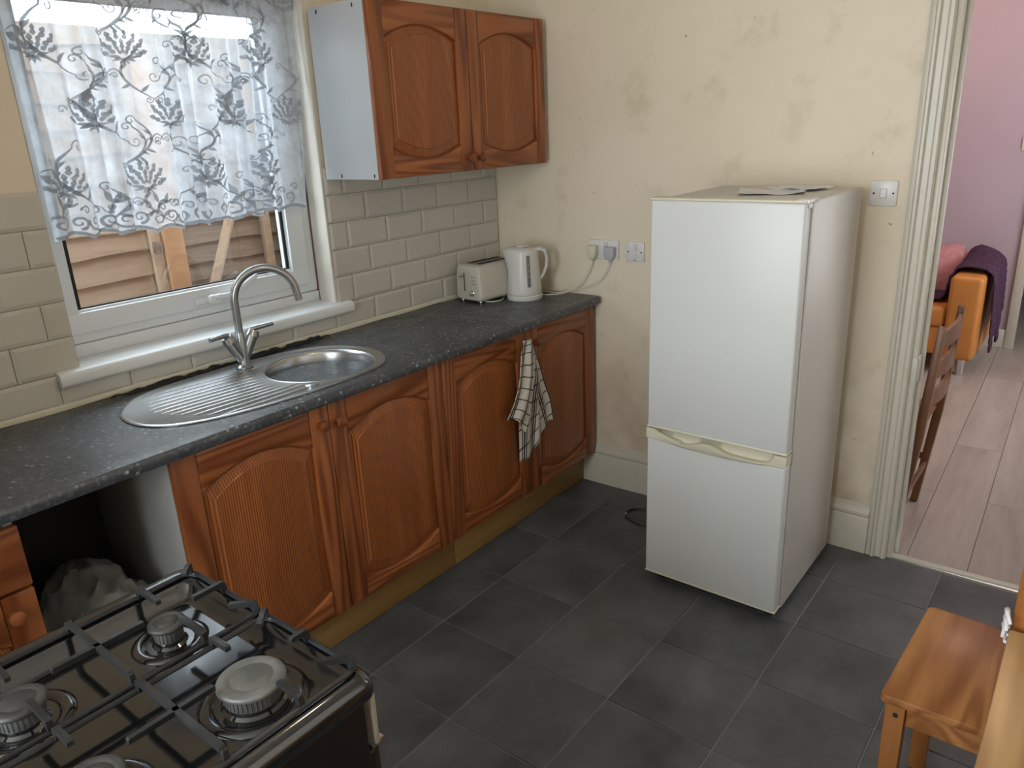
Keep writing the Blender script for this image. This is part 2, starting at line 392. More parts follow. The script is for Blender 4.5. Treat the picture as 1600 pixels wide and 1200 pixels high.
# reveals painted white
g = G(); g.box(WX1-.004, WX1+.006, -.004, .085, 1.0, WZ1, .002); struct('trim_1', g, M['reveal'])
g = G(); g.box(WX0-.002, WX0+.002, 0.0, .085, 1.0, WZ1, .001); struct('trim_2', g, M['reveal'])
# caulk strip along the worktop
g = G(); N = 60
pts = [(-2.93+2.92*i/N, -.006+.0008*sin(i*.7), .908+.001*sin(i*.9)) for i in range(N+1)]
g.tube(pts, [.009+.0008*sin(i*1.1) for i in range(N+1)], 8, flat=(1.1, .6)); struct('trim_3', g, M['cream_plastic'])
# ragged dark sealant behind the sink
g = G(); pts = []; R_ = []
for i in range(50):
    x = -1.86+i*.0165; pts.append((x, -.024+random.uniform(-.005, .003), .903+random.uniform(-.002, .005))); R_.append(random.uniform(.006, .015)*(1 if 2 < i < 47 else .4))
g.tube(pts, R_, 7, flat=(.7, 1)); so = g.build('sealant', M['blackmat']); so.parent = None
tag(so, 'ragged black sealant bead behind the sink, along the foot of the tiles', 'sealant')

# skirting board, with moulded top
def skirt(y0, y1, name):
    g = G(); prof = [(0, 0), (-.016, 0), (-.016, .145), (-.013, .150), (-.020, .158), (-.019, .168), (-.010, .178), (-.008, .192), (0, .2)]
    def f(b):
        N = 14; rows = []
        for i in range(N+1):
            y = y0+(y1-y0)*i/N; rows.append([b.verts.new((px+.0015*sin(i*2.1), y, pz)) for px, pz in prof])
        for A, B in zip(rows, rows[1:]):
            for k in range(len(prof)-1): b.faces.new((A[k], A[k+1], B[k+1], B[k]))
        bmesh.ops.recalc_face_normals(b, faces=b.faces)
        b.faces.ensure_lookup_table()
        if b.faces[0].normal.x > 0: bmesh.ops.reverse_faces(b, faces=b.faces)
    g._add(f); return struct(name, g, M['gloss'], rz=TH)
skirt(-.0, -1.715, 'baseboard_right')
# doorway: architrave, lining, threshold
g = G()
prof = [(.0, -1.715), (-.012, -1.715), (-.016, -1.722), (-.016, -1.731), (-.024, -1.737), (-.024, -1.744), (-.013, -1.750), (-.013, -1.766), (-.020, -1.772), (-.020, -1.782), (-.012, -1.788), (.0, -1.788)]
g.prism(prof, 'z', 0, DZ+.08); g.prism([(a, -(b+1.79)-2.62) for a, b in prof][::-1], 'z', 0, DZ+.08)
g.box(-.02, 0, DY1-.07, DY0+.07, DZ, DZ+.08, .004)
fr = struct('door_1', g, M['gloss'], rz=TH)
g = G(); g.box(.0, .115, -1.805, -1.789, 0, DZ, .003).box(.05, .075, -1.82, -1.80, 0, DZ, .004).box(0, .115, -2.62, -2.60, 0, DZ, .003).box(0, .115, -2.62, -1.79, DZ-.02, DZ, .003)
o = g.build('door_lining', M['gloss']); o.parent = fr
g = G(); g.box(.008, .045, -1.812, -1.8045, .70, .80, .004).box(-.003, .012, -1.808, -1.79, .70, .79, .003); o = g.build('latch_keep', M['gloss']); o.parent = fr
g = G(); g.box(.006, .034, -2.6, -1.803, .0, .010, .003); th = g.build('threshold_strip', M['gloss']); th.parent = fr

# ------------------------------------------------------------------ window 1
win = tag(bpy.data.objects.new('window_1', None), kind='structure'); COL.objects.link(win); win.location = (-1.44, .09, 1.0)
FX0, FX1 = -1.966, -.988
g = G(); g.box(FX0, FX1, .088, .15, 1.012, 1.052, .004).box(FX0, FX1, .092, .15, 1.053, 1.088, .006).box(FX0, FX0+.05, .0926, .149, 1.08, 2.055, .004).box(FX1-.05, FX1, .0926, .149, 1.08, 2.055, .004).box(FX0, FX1, .092, .15, 2.05, 2.1, .006)
g.build('window_frame', M['pvc'], win)
g = G(); SX0, SX1, SZ0, SZ1 = FX0+.04, FX1-.038, 1.083, 2.062; w = .062
for b in ((SX0, SX1, SZ0, SZ0+w), (SX0, SX1, SZ1-w, SZ1), (SX0, SX0+w+.01, SZ0+w-.007, SZ1-w+.007), (SX1-w-.01, SX1, SZ0+w-.007, SZ1-w+.007)):
    g.box(b[0], b[1], .080 if b[1]-b[0] > .3 else .0806, .145, b[2], b[3], .005)
g.build('sash', M['pvc'], win)
g = G(); i = w-.008
for b in ((SX0+i, SX1-i, SZ0+i, SZ0+i+.016), (SX0+i, SX1-i, SZ1-i-.016, SZ1-i), (SX0+i, SX0+i+.022, SZ0+i+.009, SZ1-i-.009), (SX1-i-.022, SX1-i, SZ0+i+.009, SZ1-i-.009)):
    g.box(b[0], b[1], .088 if b[1]-b[0] > .3 else .0885, .12, b[2], b[3], .007)
g.build('glazing_bead', M['pvc'], win)
g = G(); i = w+.004
for b in ((SX0+i, SX1-i, SZ0+i, SZ0+i+.008), (SX0+i, SX1-i, SZ1-i-.008, SZ1-i), (SX0+i+.01, SX0+i+.02, SZ0+i, SZ1-i), (SX1-i-.02, SX1-i-.01, SZ0+i, SZ1-i)):
    g.box(b[0], b[1], .095, .104, b[2], b[3], .001)
g.build('gasket', M['blackmat'], win)
g = G(); g.box(SX0+w, SX1-w, .106, .110, SZ0+w, SZ1-w); g.build('pane', M['glass'], win)
# handle with curved lever
g = G(); g.box(-1.50, -1.445, .070, .080, 1.095, 1.115, .004, 2).box(-1.452, -1.405, .058, .080, 1.092, 1.122, .009, 3)
hd = g.build('window_handle', M['pvc'], win)
g = G(); g.tube([(-1.425, .060, 1.112), (-1.39, .054, 1.112), (-1.35, .050, 1.122), (-1.31, .048, 1.142), (-1.27, .048, 1.162)], [.010, .009, .009, .010, .008], 10, flat=(1, .6)); g.build('lever', M['pvc'], hd)
g = G(); g.cyl((-1.424, .0585, 1.107), (-1.424, .055, 1.107), .006, seg=12); g.build('key_barrel', M['chrome'], hd)
# sill board
g = G(); yy = [(.088, 1.014), (.088, .990), (-.012, .985), (-.012, .967), (-.026, .967), (-.034, .975), (-.036, .995), (-.032, 1.006), (-.022, 1.011)]
g.prism(yy, 'x', -1.985, -.925, .002, 1)
so = g.build('window_sill', M['sill'], win)
# unseen garden door window on the left wall (where the other daylight comes from), and a frame added around the rear fill lamp
for nm, loc, rz in (('window_2', (XL, -1.25, 1.55), pi/2), ('rear_fill_frame', (-1.6, YB, 1.35), pi)):
    o = tag(bpy.data.objects.new(nm, None), kind='structure'); COL.objects.link(o); o.location = loc; o.rotation_euler = (0, 0, rz)
    g = G(); hx, hz = .80, .66
    hx, hz = (.80, .80)
    g.box(-hx, hx, -.0, .02, hz-.06, hz, .004).box(-hx, hx, 0, .02, -hz, -hz+.06, .004).box(-hx, -hx+.06, 0, .02, -hz, hz, .004).box(hx-.06, hx, 0, .02, -hz, hz, .004)
    g.build('window_frame', M['pvc'], o, world=False)

# ------------------------------------------------------------------ net curtain
def cx_bounds(z):
    t = (z-1.36)/.7
    return -1.884-.013*max(0, t), -1.048+.055*max(0, t)
def fold(s, z):
    a = .010+.009*max(0, min(1, (2.05-z)/.6))
    ph = 2*pi*(s*13+.55*sin(s*9.1)+.35*sin(s*23+1.0))
    return a*sin(ph)+.004*sin(2.3*ph+z*5)
def hemz(s): return 1.352+.014*abs(sin(pi*s*9.0))+.012*cos(s*6.3)*.5+.006*s
def curt(s, z, off=0.0):
    x0, x1 = cx_bounds(z)
    if s < .06: zz = 0
    x = x0+(x1-x0)*s+.004*sin(31*s+z*4)
    return (x, .034+fold(s, z)-off, z)
cur = thing('net_curtain', (-1.45, .034, 2.08), 0, 'short white net curtain with grey lace flowers and scrolls, hanging over the kitchen window', 'curtain')
g = G(); g.surf(260, 46, lambda u, v: curt(u, hemz(u)+(2.075-hemz(u))*v)); g.build('voile', M['net'], cur)
g = G(); g.cyl((-1.9, .034, 2.08), (-.99, .034, 2.08), .004, seg=8); g.build('curtain_wire', M['white_plastic'], cur)
CWD = .85
def P2(x, z, off=.0016):            # x: metres along the curtain from its left edge
    return curt(max(.002, min(.998, x/CWD)), max(z, hemz(max(0, min(1, x/CWD)))+.001), off)
def ribbon(g, pts, w0, w1=None, wm=None):
    n = len(pts); vs = []; fs = []
    for i, (x, z) in enumerate(pts):
        a = pts[max(0, i-1)]; b = pts[min(n-1, i+1)]; dx, dz = b[0]-a[0], b[1]-a[1]; L = math.hypot(dx, dz) or 1
        t = i/(n-1); w = w0+(w1-w0)*t if wm is None else w0*(1-t)+w1*t+(wm-(w0+w1)/2)*sin(pi*t)
        w /= 2; nx, nz_ = -dz/L*w, dx/L*w
        vs += [P2(x+nx, z+nz_), P2(x-nx, z-nz_)]
    for i in range(n-1): fs.append((2*i, 2*i+1, 2*i+3, 2*i+2))
    g.raw(vs, fs)
def leaf(g, x, z, ang, L, W):
    pts = [(x+cos(ang)*L*t, z+sin(ang)*L*t) for t in (0, .15, .35, .6, .85, 1)]
    vs = []; ws = (0.06, .65, 1, .8, .35, .02)
    nx, nz_ = -sin(ang), cos(ang)
    for (a, b), w in zip(pts, ws): vs += [P2(a+nx*w*W/2, b+nz_*w*W/2), P2(a-nx*w*W/2, b-nz_*w*W/2)]
    g.raw(vs, [(2*i, 2*i+1, 2*i+3, 2*i+2) for i in range(5)])
def spiral(x, z, r0, turns, a0, sgn=1, n=26):
    return [(x+r0*(1-t*.86)*cos(a0+sgn*turns*2*pi*t), z+r0*(1-t*.86)*sin(a0+sgn*turns*2*pi*t)) for t in [i/n for i in range(n+1)]]
def flower(x, z, r):
    g = G(); bz = z-.55*r
    for rad, cnt, spread, L, W in ((.22, 3, 1.5, .34, .20), (.50, 5, 2.3, .36, .24), (.80, 7, 2.7, .36, .26), (1.10, 8, 2.5, .36, .27), (1.40, 6, 1.7, .30, .24)):
        for k in range(cnt):
            a = pi/2+((k+.5)/cnt-.5)*spread*1.15
            leaf(g, x+cos(a)*r*rad*.86, bz+sin(a)*r*rad*.86, a, r*L, r*W*1.05)
    for k in (-1, 0, 1): leaf(g, x, bz-r*.02, -pi/2+k*.7, r*.45, r*.16)
    for k in (-1, 1):
        leaf(g, x+k*r*.15, bz, pi/2-k*1.45, r*.62, r*.2); leaf(g, x+k*r*.1, bz-.02*r, pi/2-k*1.9, r*.55, r*.18)
    g.build('lace_flower', M['lace'], cur)
def scroll(x, z, s, sg):
    g = G()
    arc = [(x+sg*s*.11*sin(t*2.6)*1.0, z+s*.17*(t-.45)+s*.0*t) for t in [i/18 for i in range(19)]]
    ribbon(g, arc, .002, .004, .011*s)
    ex, ez = arc[-1]; ribbon(g, spiral(ex-sg*.018*s, ez, .020*s, 1.2, 0 if sg > 0 else pi, sg), .004, .003)
    bx_, bz = arc[0]; ribbon(g, spiral(bx_-sg*.014*s, bz, .016*s, 1.2, 0 if sg > 0 else pi, -sg), .003, .003)
    leaf(g, arc[12][0], arc[12][1], pi/2+sg*.9, .035*s, .012*s); leaf(g, arc[6][0], arc[6][1], -sg*.4+(0 if sg > 0 else pi), .04*s, .013*s)
    leaf(g, arc[3][0], arc[3][1], pi+sg*2.4, .045*s, .014*s)
    ribbon(g, [(arc[9][0]+sg*.05*s*t, arc[9][1]+.03*s*sin(3*t)) for t in [i/10 for i in range(11)]], .005, .002)
    ribbon(g, spiral(arc[9][0]+sg*.062*s, arc[9][1]+.004, .012*s, 1.1, pi if sg > 0 else 0, -sg), .003, .003)
    g.build('lace_scroll', M['lace'], cur)
PX = .215
for row in range(4):
    for c in range(5):
        x = -.0+.06+c*PX+(PX/2 if row % 2 else 0); z = 1.515+row*.178
        if x < CWD-.01: flower(x+random.uniform(-.008, .008), z, .050)
        x2 = x+PX/2
        if x2 < CWD-.05:
            scroll(x2-.02, z-.0, 1.0, 1 if c % 2 else -1)
        if x+.075 < CWD: scroll(x+.07, z-.085, .72, -1 if c % 2 else 1)
        if x-.05 > 0.02: scroll(x-.045, z+.085, .62, 1)
g = G()
for k in range(0, 19):
    x = .02+k*.0455; s = x/CWD
    if s > .98: break
    hz = hemz(s)+.024
    r = .019 if k % 2 else .025
    ribbon(g, spiral(x, hz+r*.6, r, 1.35, -pi/2 if k % 2 else pi*.9, 1 if k % 3 else -1), .008, .003)
    ribbon(g, spiral(x+.02, hz+.045, .013, 1.2, pi, -1, 16), .006, .003)
    if k % 3 == 0:
        ribbon(g, [(x+.05*t, hz+.03+.05*t+.012*sin(5*t)) for t in [i/10 for i in range(11)]], .006, .003, .013)
        leaf(g, x+.01, hz+.06, 1.9, .04, .015); leaf(g, x+.03, hz+.055, 1.2, .035, .013)
ribbon(g, [(CWD*t, hemz(t)+.006) for t in [i/200 for i in range(1, 200)]], .010, .010)
g.build('lace_border', M['lace'], cur)

# ------------------------------------------------------------------ yard and fence behind the window
g = G(); g.box(-5, 4, .3, 3.2, -.35, -.25); struct('ground_yard', g, M['conc'])
def fence_panel(x0, x1, y, z0, z1, pitch, mat, label):
    t = thing('garden_fence', ((x0+x1)/2, y, z0), 0, label, 'fence')
    z = z0; k = 0
    while z < z1-.02:
        h = min(pitch*random.uniform(.92, 1.1), z1-z); N = 16; wob = [random.uniform(-.006, .006) for _ in range(N+1)]; ti = random.uniform(-.008, .008)
        def fn(u, v, z=z, h=h, wob=wob, ti=ti):
            x = x0+(x1-x0)*u; i = int(u*N+.5); zz = z-.015+wob[i]+ti*u if v < .25 else z+h+.02
            return (x, y-(.021 if v < .25 else .006)+(.004 if v < .01 else 0), zz-(.003 if v < .01 else 0))
        g = G(); g.surf(N, 4, lambda u, v: (lambda a, b, q: (q[0], q[1]*0+y-(.026-.020*v)+.001*sin(u*20), a+(b-a)*v))(z-.015+wob[int(u*N+.5)]+ti*u, z+h+.02, (x0+(x1-x0)*u, 0)))
        bm = g.bm; r = bmesh.ops.extrude_face_region(bm, geom=bm.faces[:]); bmesh.ops.translate(bm, vec=(0, .010, 0), verts=[e for e in r['geom'] if isinstance(e, bmesh.types.BMVert)])
        bmesh.ops.recalc_face_normals(bm, faces=bm.faces)
        g.build('fence_board', mat, t); z += h
    return t
fa = fence_panel(-3.0, -1.035, 1.2, -.25, 2.06, .108, M['fence_a'], 'tan overlapped timber fence panel outside the window, left of the orange post')
g = G(); g.box(-1.075, -1.035, 1.145, 1.172, -.25, 2.0, .003); g.build('frame_batten', M['batten'], fa)
g = G(); g.box(-1.072, -1.050, 1.138, 1.146, 1.14, 1.19, .002).box(-1.055, -1.03, 1.138, 1.150, 1.145, 1.185, .003); g.build('metal_clip', M['tap'], fa)
fb = fence_panel(-.905, .9, 1.24, -.25, 2.07, .088, M['fence_b'], 'weathered grey brown fence panel outside the window, right of the orange post')
g = G(); g.box(-.47, -.425, 1.17, 1.20, -.25, 2.0, .003); g.build('frame_batten', M['batten'], fb)
g = G(); g.box(-1.02, -.925, 1.13, 1.225, -.25, 2.02, .006); o = g.build('fence_post', M['fpost']); tag(o, 'square orange new timber fence post between the two fence panels', 'post')
g = G(); a, b = Vector((-.90, 1.10, .80)), Vector((-.60, 1.16, 1.38)); d = (b-a).normalized(); sd = Vector((0, 1, 0)).cross(d).normalized()
g.tube([a, b], .031, 4, flat=(1, .7)); o = g.build('leaning_batten', M['batten'], sharp=20); tag(o, 'pale timber batten leaning diagonally against the grey brown fence', 'timber')
g = G(); g.box(-.39, -.33, 1.10, 1.15, -.25, 2.35, .004); o = g.build('green_post', M['green']); tag(o, 'green painted timber post outside at the right side of the window', 'post')
g = G(); g.box(-.33, .4, 1.17, 1.20, -.25, 2.0, .003)
o = g.build('dark_board', M['blackmat']); tag(o, 'dark board standing behind the green post outside', 'board')

# ------------------------------------------------------------------ worktop, sink, tap
out = [(-1.901, -.165), (-1.826, -.090), (-1.725, -.062), (-1.60, -.052), (-1.461, -.050), (-1.351, -.060), (-1.232, -.088), (-1.135, -.165), (-1.095, -.296), (-1.131, -.410), (-1.213, -.488), (-1.325, -.510), (-1.457, -.510), (-1.575, -.503), (-1.68, -.489), (-1.799, -.458), (-1.885, -.405), (-1.930, -.330), (-1.932, -.240)]
def catmull(P_, n=6):
    r = []; L = len(P_)
    for i in range(L):
        a, b, c, d = (Vector(P_[(i+k-1) % L]) for k in range(4))
        for j in range(n):
            t = j/n; r.append(.5*((2*b)+(c-a)*t+(2*a-5*b+4*c-d)*t*t+(-a+3*b-3*c+d)*t**3))
    return r
OUT = catmull(out); BC = Vector((-1.316, -.303)); BR = .180
def scaled(L, d):
    n = len(L); r = []
    for i in range(n):
        t = (L[(i+1) % n]-L[i-1]).normalized(); r.append(L[i]+Vector((t.y, -t.x))*d)
    return r
area2 = sum(OUT[i].x*OUT[(i+1) % len(OUT)].y-OUT[(i+1) % len(OUT)].x*OUT[i].y for i in range(len(OUT)))
SG = 1 if area2 > 0 else -1                # sign so that +d grows outwards
wt = thing('worktop', (-1.6, -.28, .87), 0, 'dark slate effect speckled laminate worktop running along the window wall', 'worktop')
# slab with a cut-out for the sink
g = G()
def slab(b):
    F = -.548; x0, x1 = -2.93, -.004
    top = [(x0, -.011), (x1, -.011), (x1, F), (x0, F)]; hole = scaled(OUT, -.02*SG)
    T = [b.verts.new((x, y, .9)) for x, y in top]; H = [b.verts.new((p.x, p.y, .9)) for p in hole]
    E = [b.edges.new((T[i], T[(i+1) % 4])) for i in range(4)]+[b.edges.new((H[i], H[(i+1) % len(H)])) for i in range(len(H))]
    bmesh.ops.triangle_fill(b, use_beauty=True, use_dissolve=False, edges=E)
    for f in b.faces:
        if f.normal.z < 0: f.normal_flip()
    pr = [(F, .9), (F-.004, .899), (F-.008, .895), (F-.0095, .889), (F-.0095, .874), (F-.007, .869), (F-.002, .867), (-.011, .867), (-.011, .9)]
    A = [b.verts.new((x0, y, z)) for y, z in pr]; B = [b.verts.new((x1, y, z)) for y, z in pr]
    for i in range(7): b.faces.new((A[i], A[i+1], B[i+1], B[i]))
    b.faces.new(B); b.faces.new(A[::-1])
    Hb = [b.verts.new((p.x, p.y, .868)) for p in hole]
    for i in range(len(H)): b.faces.new((H[i], H[(i+1) % len(H)], Hb[(i+1) % len(H)], Hb[i]))
    bmesh.ops.remove_doubles(b, verts=b.verts, dist=1e-5)
g._add(slab); g.build('worktop_slab', M['worktop'], wt)

sk = thing('sink', (-1.5, -.28, .9), 0, 'oval stainless steel sink with round bowl and ribbed drainer let into the worktop', 'sink')
g = G()
def sinkplate(b):
    rings = [(.0, .9008), (0, .9035), (-.006, .9065), (-.013, .9055), (-.018, .9030)]
    V = []
    for d, z in rings: V.append([b.verts.new((p.x, p.y, z)) for p in scaled(OUT, d*SG)])
    n = len(OUT)
    for A, B in zip(V, V[1:]):
        for i in range(n): b.faces.new((A[i], A[(i+1) % n], B[(i+1) % n], B[i]))
    K = 64; c = [b.verts.new((BC.x+(BR+.004)*cos(2*pi*k/K), BC.y+(BR+.004)*sin(2*pi*k/K), .903)) for k in range(K)]
    E = [b.edges.get((V[-1][i], V[-1][(i+1) % n])) for i in range(n)]+[b.edges.new((c[k], c[(k+1) % K])) for k in range(K)]
    r = bmesh.ops.triangle_fill(b, use_beauty=True, use_dissolve=False, edges=E)
    bmesh.ops.recalc_face_normals(b, faces=b.faces)
    if sum(f.normal.z*f.calc_area() for f in b.faces) < 0: bmesh.ops.reverse_faces(b, faces=b.faces)
g._add(sinkplate); g.build('drainer', M['steel'], sk, sharp=50)
g = G(); g.lathe([(BR+.0045, .003), (BR-.0, .0045), (BR-.006, .002), (BR-.010, -.008), (BR-.013, -.03), (BR-.02, -.11), (BR-.035, -.14), (BR-.07, -.152), (.045, -.156), (.04, -.160), (0, -.160)], (BC.x, BC.y, .9), 64)
bo = g.build('bowl', M['steel'], sk, sharp=60)
for f in bo.data.polygons: pass
g = G(); g.lathe([(.04, 0), (.038, .003), (.03, .004), (.012, .001), (0, .001)], (BC.x, BC.y, .741), 24); g.build('waste_strainer', M['chrome'], sk)
for k in range(12):            # drainer ribs fan out from the bowl
    t = k/11; y0 = -.125-.31*t; xe = -1.855+.10*abs(t-.45)**1.5*2.2; ye = -.105-.315*t*1.02-.012
    if t > .7: ye = -.105-.315*.7-.012-(t-.7)*.38
    xs = BC.x-sqrt(max(0, (BR+.035)**2-(min(.2, abs(-.13-.30*t+.306))**2))); ys = -.15-.31*t
    if t > .8: xs += .05
    g = G(); n = 8; pts = [(xs+(xe-xs)*i/n, ys+(ye-ys)*i/n, .9032) for i in range(n+1)]
    g.tube(pts, [.0008]+[.0035]*(n-2)+[.004, .0015], 8, flat=(.75, 1)); g.build('drainer_rib', M['steel'], sk)
g = G(); g.lathe([(0, .004), (.017, .004), (.020, .002), (.020, 0)], (-1.467, -.455, .903), 20); g.build('tap_hole_cover', M['steel'], sk)

tp = thing('kitchen_tap', (-1.465, -.107, .905), 0, 'satin nickel mixer tap with swan neck spout and two lever handles behind the sink', 'tap')
bx0, by0 = -1.465, -.107
g = G(); g.lathe([(.028, 0), (.028, .004), (.024, .008), (.020, .012), (.019, .03), (.018, .06), (.014, .11), (.0115, .125), (0, .125)], (bx0, by0, .904), 24)
for s in (-1, 1):
    g.tube([(bx0, by0, .925), (bx0+s*.026, by0, .975), (bx0+s*.042, by0-.002, 1.003)], [.016, .019, .020], 16)
g.build('tap_body', M['tap'], tp)
for s in (-1, 1):
    g = G(); g.tube([(bx0+s*.041, by0-.002, 1.000), (bx0+s*.050, by0-.002, 1.017)], [.022, .018], 16)
    g.tube([(bx0+s*.044, by0-.002, 1.010), (bx0+s*.052, by0-.002, 1.026)], [.0085, .0085], 12)
    g.tube([(bx0+s*.045, by0-.002, 1.022), (bx0+s*.055, by0-.004, 1.024), (bx0+s*.115, by0-.018, 1.026+.002*s)], [.009, .009, .007], 12)
    g.build('tap_lever', M['tap'], tp)
th_ = radians(-25); d = Vector((cos(th_), sin(th_), 0)); R_ = .098; pts = [Vector((bx0, by0, 1.02)), Vector((bx0, by0, 1.07)), Vector((bx0, by0, 1.125))]
for i in range(1, 19):
    a = pi*i/18*.93; pts.append(Vector((bx0, by0, 1.120))+d*(R_-R_*cos(a))+Vector((0, 0, R_*sin(a))))
pts.append(pts[-1]+Vector((.0, -.0, -.04))+d*.006)
g = G(); g.tube(pts, .0128, 16); g.build('spout', M['tap'], tp)

# ------------------------------------------------------------------ cabinets
def cab_door(parent, x0, x1, z0, z1, yf, knob=None, sw=.068, ret=False, name='door', arch=(.118, .066, .088, .046)):
    g = G(); g.box(x0+.001, x0+sw, yf, yf+.021, z0, z1, .0035).box(x1-sw, x1-.001, yf, yf+.021, z0, z1, .0035).box(x0+.005, x1-.005, yf+.015, yf+.0205, z0+.01, z1-.01)
    d = g.build(name, M['pine_z'], parent)
    te, tm, be, bmn = arch; a, b = x0+sw, x1-sw
    def zt(x):
        t = max(0, min(1, (x-a)/(b-a))); return z1-te+(te-tm)*(1-(2*t-1)**2)
    def zb(x):
        t = max(0, min(1, (x-a)/(b-a))); return z0+be-(be-bmn)*(1-(2*t-1)**2)
    N = 20; xs = [a+(b-a)*i/N for i in range(N+1)]
    for nm, poly in (('top_rail', [(a, z1), (b, z1)]+[(x, zt(x)) for x in xs[::-1]]), ('bottom_rail', [(b, z0), (a, z0)]+[(x, zb(x)) for x in xs])):
        g = G(); g.prism(poly, 'y', yf+.0005, yf+.018); bm = g.bm
        bmesh.ops.bevel(bm, geom=[e for e in bm.edges if e.calc_face_angle(0) > .7 and all(abs(v.co.y-yf-.0005) < 1e-5 for v in e.verts)], offset=.004, segments=2, profile=.4, affect='EDGES')
        g.build(nm, M['pine_x'], d)
    def ring(b_, dd, y):
        X = [a+dd+(b-a-2*dd)*i/N for i in range(N+1)]
        return [b_.verts.new((x, yf+y, zb(a+(b-a)*i/N)+dd)) for i, x in enumerate(X)]+[b_.verts.new((x, yf+y, zt(a+(b-a)*(N-i)/N)-dd)) for i, x in enumerate(X[::-1])]
    g = G()
    def f(b_):
        Rr = [ring(b_, dd, y) for dd, y in ((-.004, .013), (.003, .0125), (.006, .0100), (.030, .0035), (.032, .0015), (.036, .0008))]
        for A, B in zip(Rr, Rr[1:]):
            n = len(A)
            for i in range(n): b_.faces.new((A[i], A[(i+1) % n], B[(i+1) % n], B[i]))
        L = Rr[-1]
        for i in range(N): b_.faces.new((L[i], L[i+1], L[2*N-i], L[2*N+1-i]))
        bmesh.ops.recalc_face_normals(b_, faces=b_.faces)
    g._add(f); g.build('panel', M['pine_panel'], d, sharp=12)
    if knob:
        kx, kz = knob; Mx = Matrix.Translation((kx, yf, kz)) @ Matrix.Rotation(radians(90), 4, 'X')
        g = G(); g.lathe([(.0085, 0), (.0075, .008), (.0095, .012), (.0155, .017), (.017, .022), (.0155, .028), (.009, .031), (0, .032)], (0, 0, 0), 20, mat=Mx); g.build('knob', M['pine_z'], d)
    return d
YF = -.5284
X = [-.007-.48893*i for i in range(5)]
names = [('base_cabinet', 1, 'orange pine base cabinet with two arched doors, towel on its knob', [(X[0]-.445, .80), (X[2]+.445, .80)]),
         ('base_cabinet', 3, 'orange pine base cabinet with two arched doors under the sink, beside the open gap', [(X[2]-.445, .797), (X[4]+.452, .805)])]
for nm, i, lab, kn in names:
    xr, xl = X[i-1], X[i+1]
    t = thing(nm, ((xl+xr)/2, YF/2, 0), 0, lab, 'cabinet', 'pine base cabinets under the worktop')
    g = G(); g.box(xl+.001, xl+.019, YF+.022, -.03, .16, .862, .001).box(xr-.019, xr-.002, YF+.022, -.03, .16, .862, .001).box(xl+.001, xl+.019, -.438, -.03, 0, .16).box(xr-.019, xr-.002, -.438, -.03, 0, .16).box(xl+.02, xr-.02, YF+.022, -.03, .15, .168).box(xl+.02, xr-.02, YF+.022, -.1, .76 if i == 1 else .70, .772 if i == 1 else .712).box(xl+.02, xr-.02, -.045, -.03, .168, .70)
    g.build('carcass', M['grey_lam'], t)
    cab_door(t, X[i], xr, .161, .8600, YF, (X[i]+.033, .805) if i == 1 else (X[i]+.030, .797))
    cab_door(t, xl, X[i], .161, .8600, YF, (X[i]-.034, .80) if i == 1 else (X[i]-.036, .805))
# plinth: two lengths
for k, (a, b, lab) in enumerate(((X[2]+.07, -.0, 'raw pine plinth board under the cabinets, length next to the fridge wall'), (X[4], X[2]+.068, 'raw pine plinth board under the cabinets, length nearer the cooker'))):
    g = G(); g.box(a, b, -.458, -.440, .001, .158, .002); o = g.build('plinth_board', M['plinth']); tag(o, lab, 'plinth', 'pine plinth boards')
# drawer unit left
t = thing('drawer_cabinet', (-2.6, -.26, 0), 0, 'orange pine base cabinet with a drawer over an arched door, left of the open gap', 'cabinet')
g = G(); g.box(-2.329, -2.311, YF+.022, -.03, .16, .862, .001).box(-2.91, -2.892, YF+.022, -.03, 0, .862, .001).box(-2.892, -2.329, YF+.022, -.03, .15, .168).box(-2.892, -2.329, -.045, -.03, .168, .86); g.build('carcass', M['grey_lam'], t)
g = G(); g.box(-2.91, -2.308, YF, YF+.021, .700, .846, .005); dr = g.build('drawer', M['pine_x'], t)
Mx = Matrix.Translation((-2.61, YF, .773)) @ Matrix.Rotation(radians(90), 4, 'X')
g = G(); g.lathe([(.0085, 0), (.0075, .008), (.0095, .012), (.0155, .017), (.017, .022), (.0155, .028), (.009, .031), (0, .032)], (0, 0, 0), 20, mat=Mx); g.build('knob', M['pine_z'], dr)
cab_door(t, -2.91, -2.308, .161, .694, YF, (-2.36, .65))
g = G(); g.box(-2.91, -2.311, -.458, -.440, .001, .158, .002); g.build('plinth', M['plinth'], t)
# dark back board and pipe in the gap
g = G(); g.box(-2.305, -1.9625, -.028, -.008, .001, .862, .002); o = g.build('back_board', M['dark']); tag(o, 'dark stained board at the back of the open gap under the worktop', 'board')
g = G(); g.tube([(-2.30, -.04, .455), (-1.972, -.04, .43)], .009, 10); o = g.build('water_pipe', M['blackmat']); tag(o, 'dark water pipe running across the back of the open gap', 'pipe')

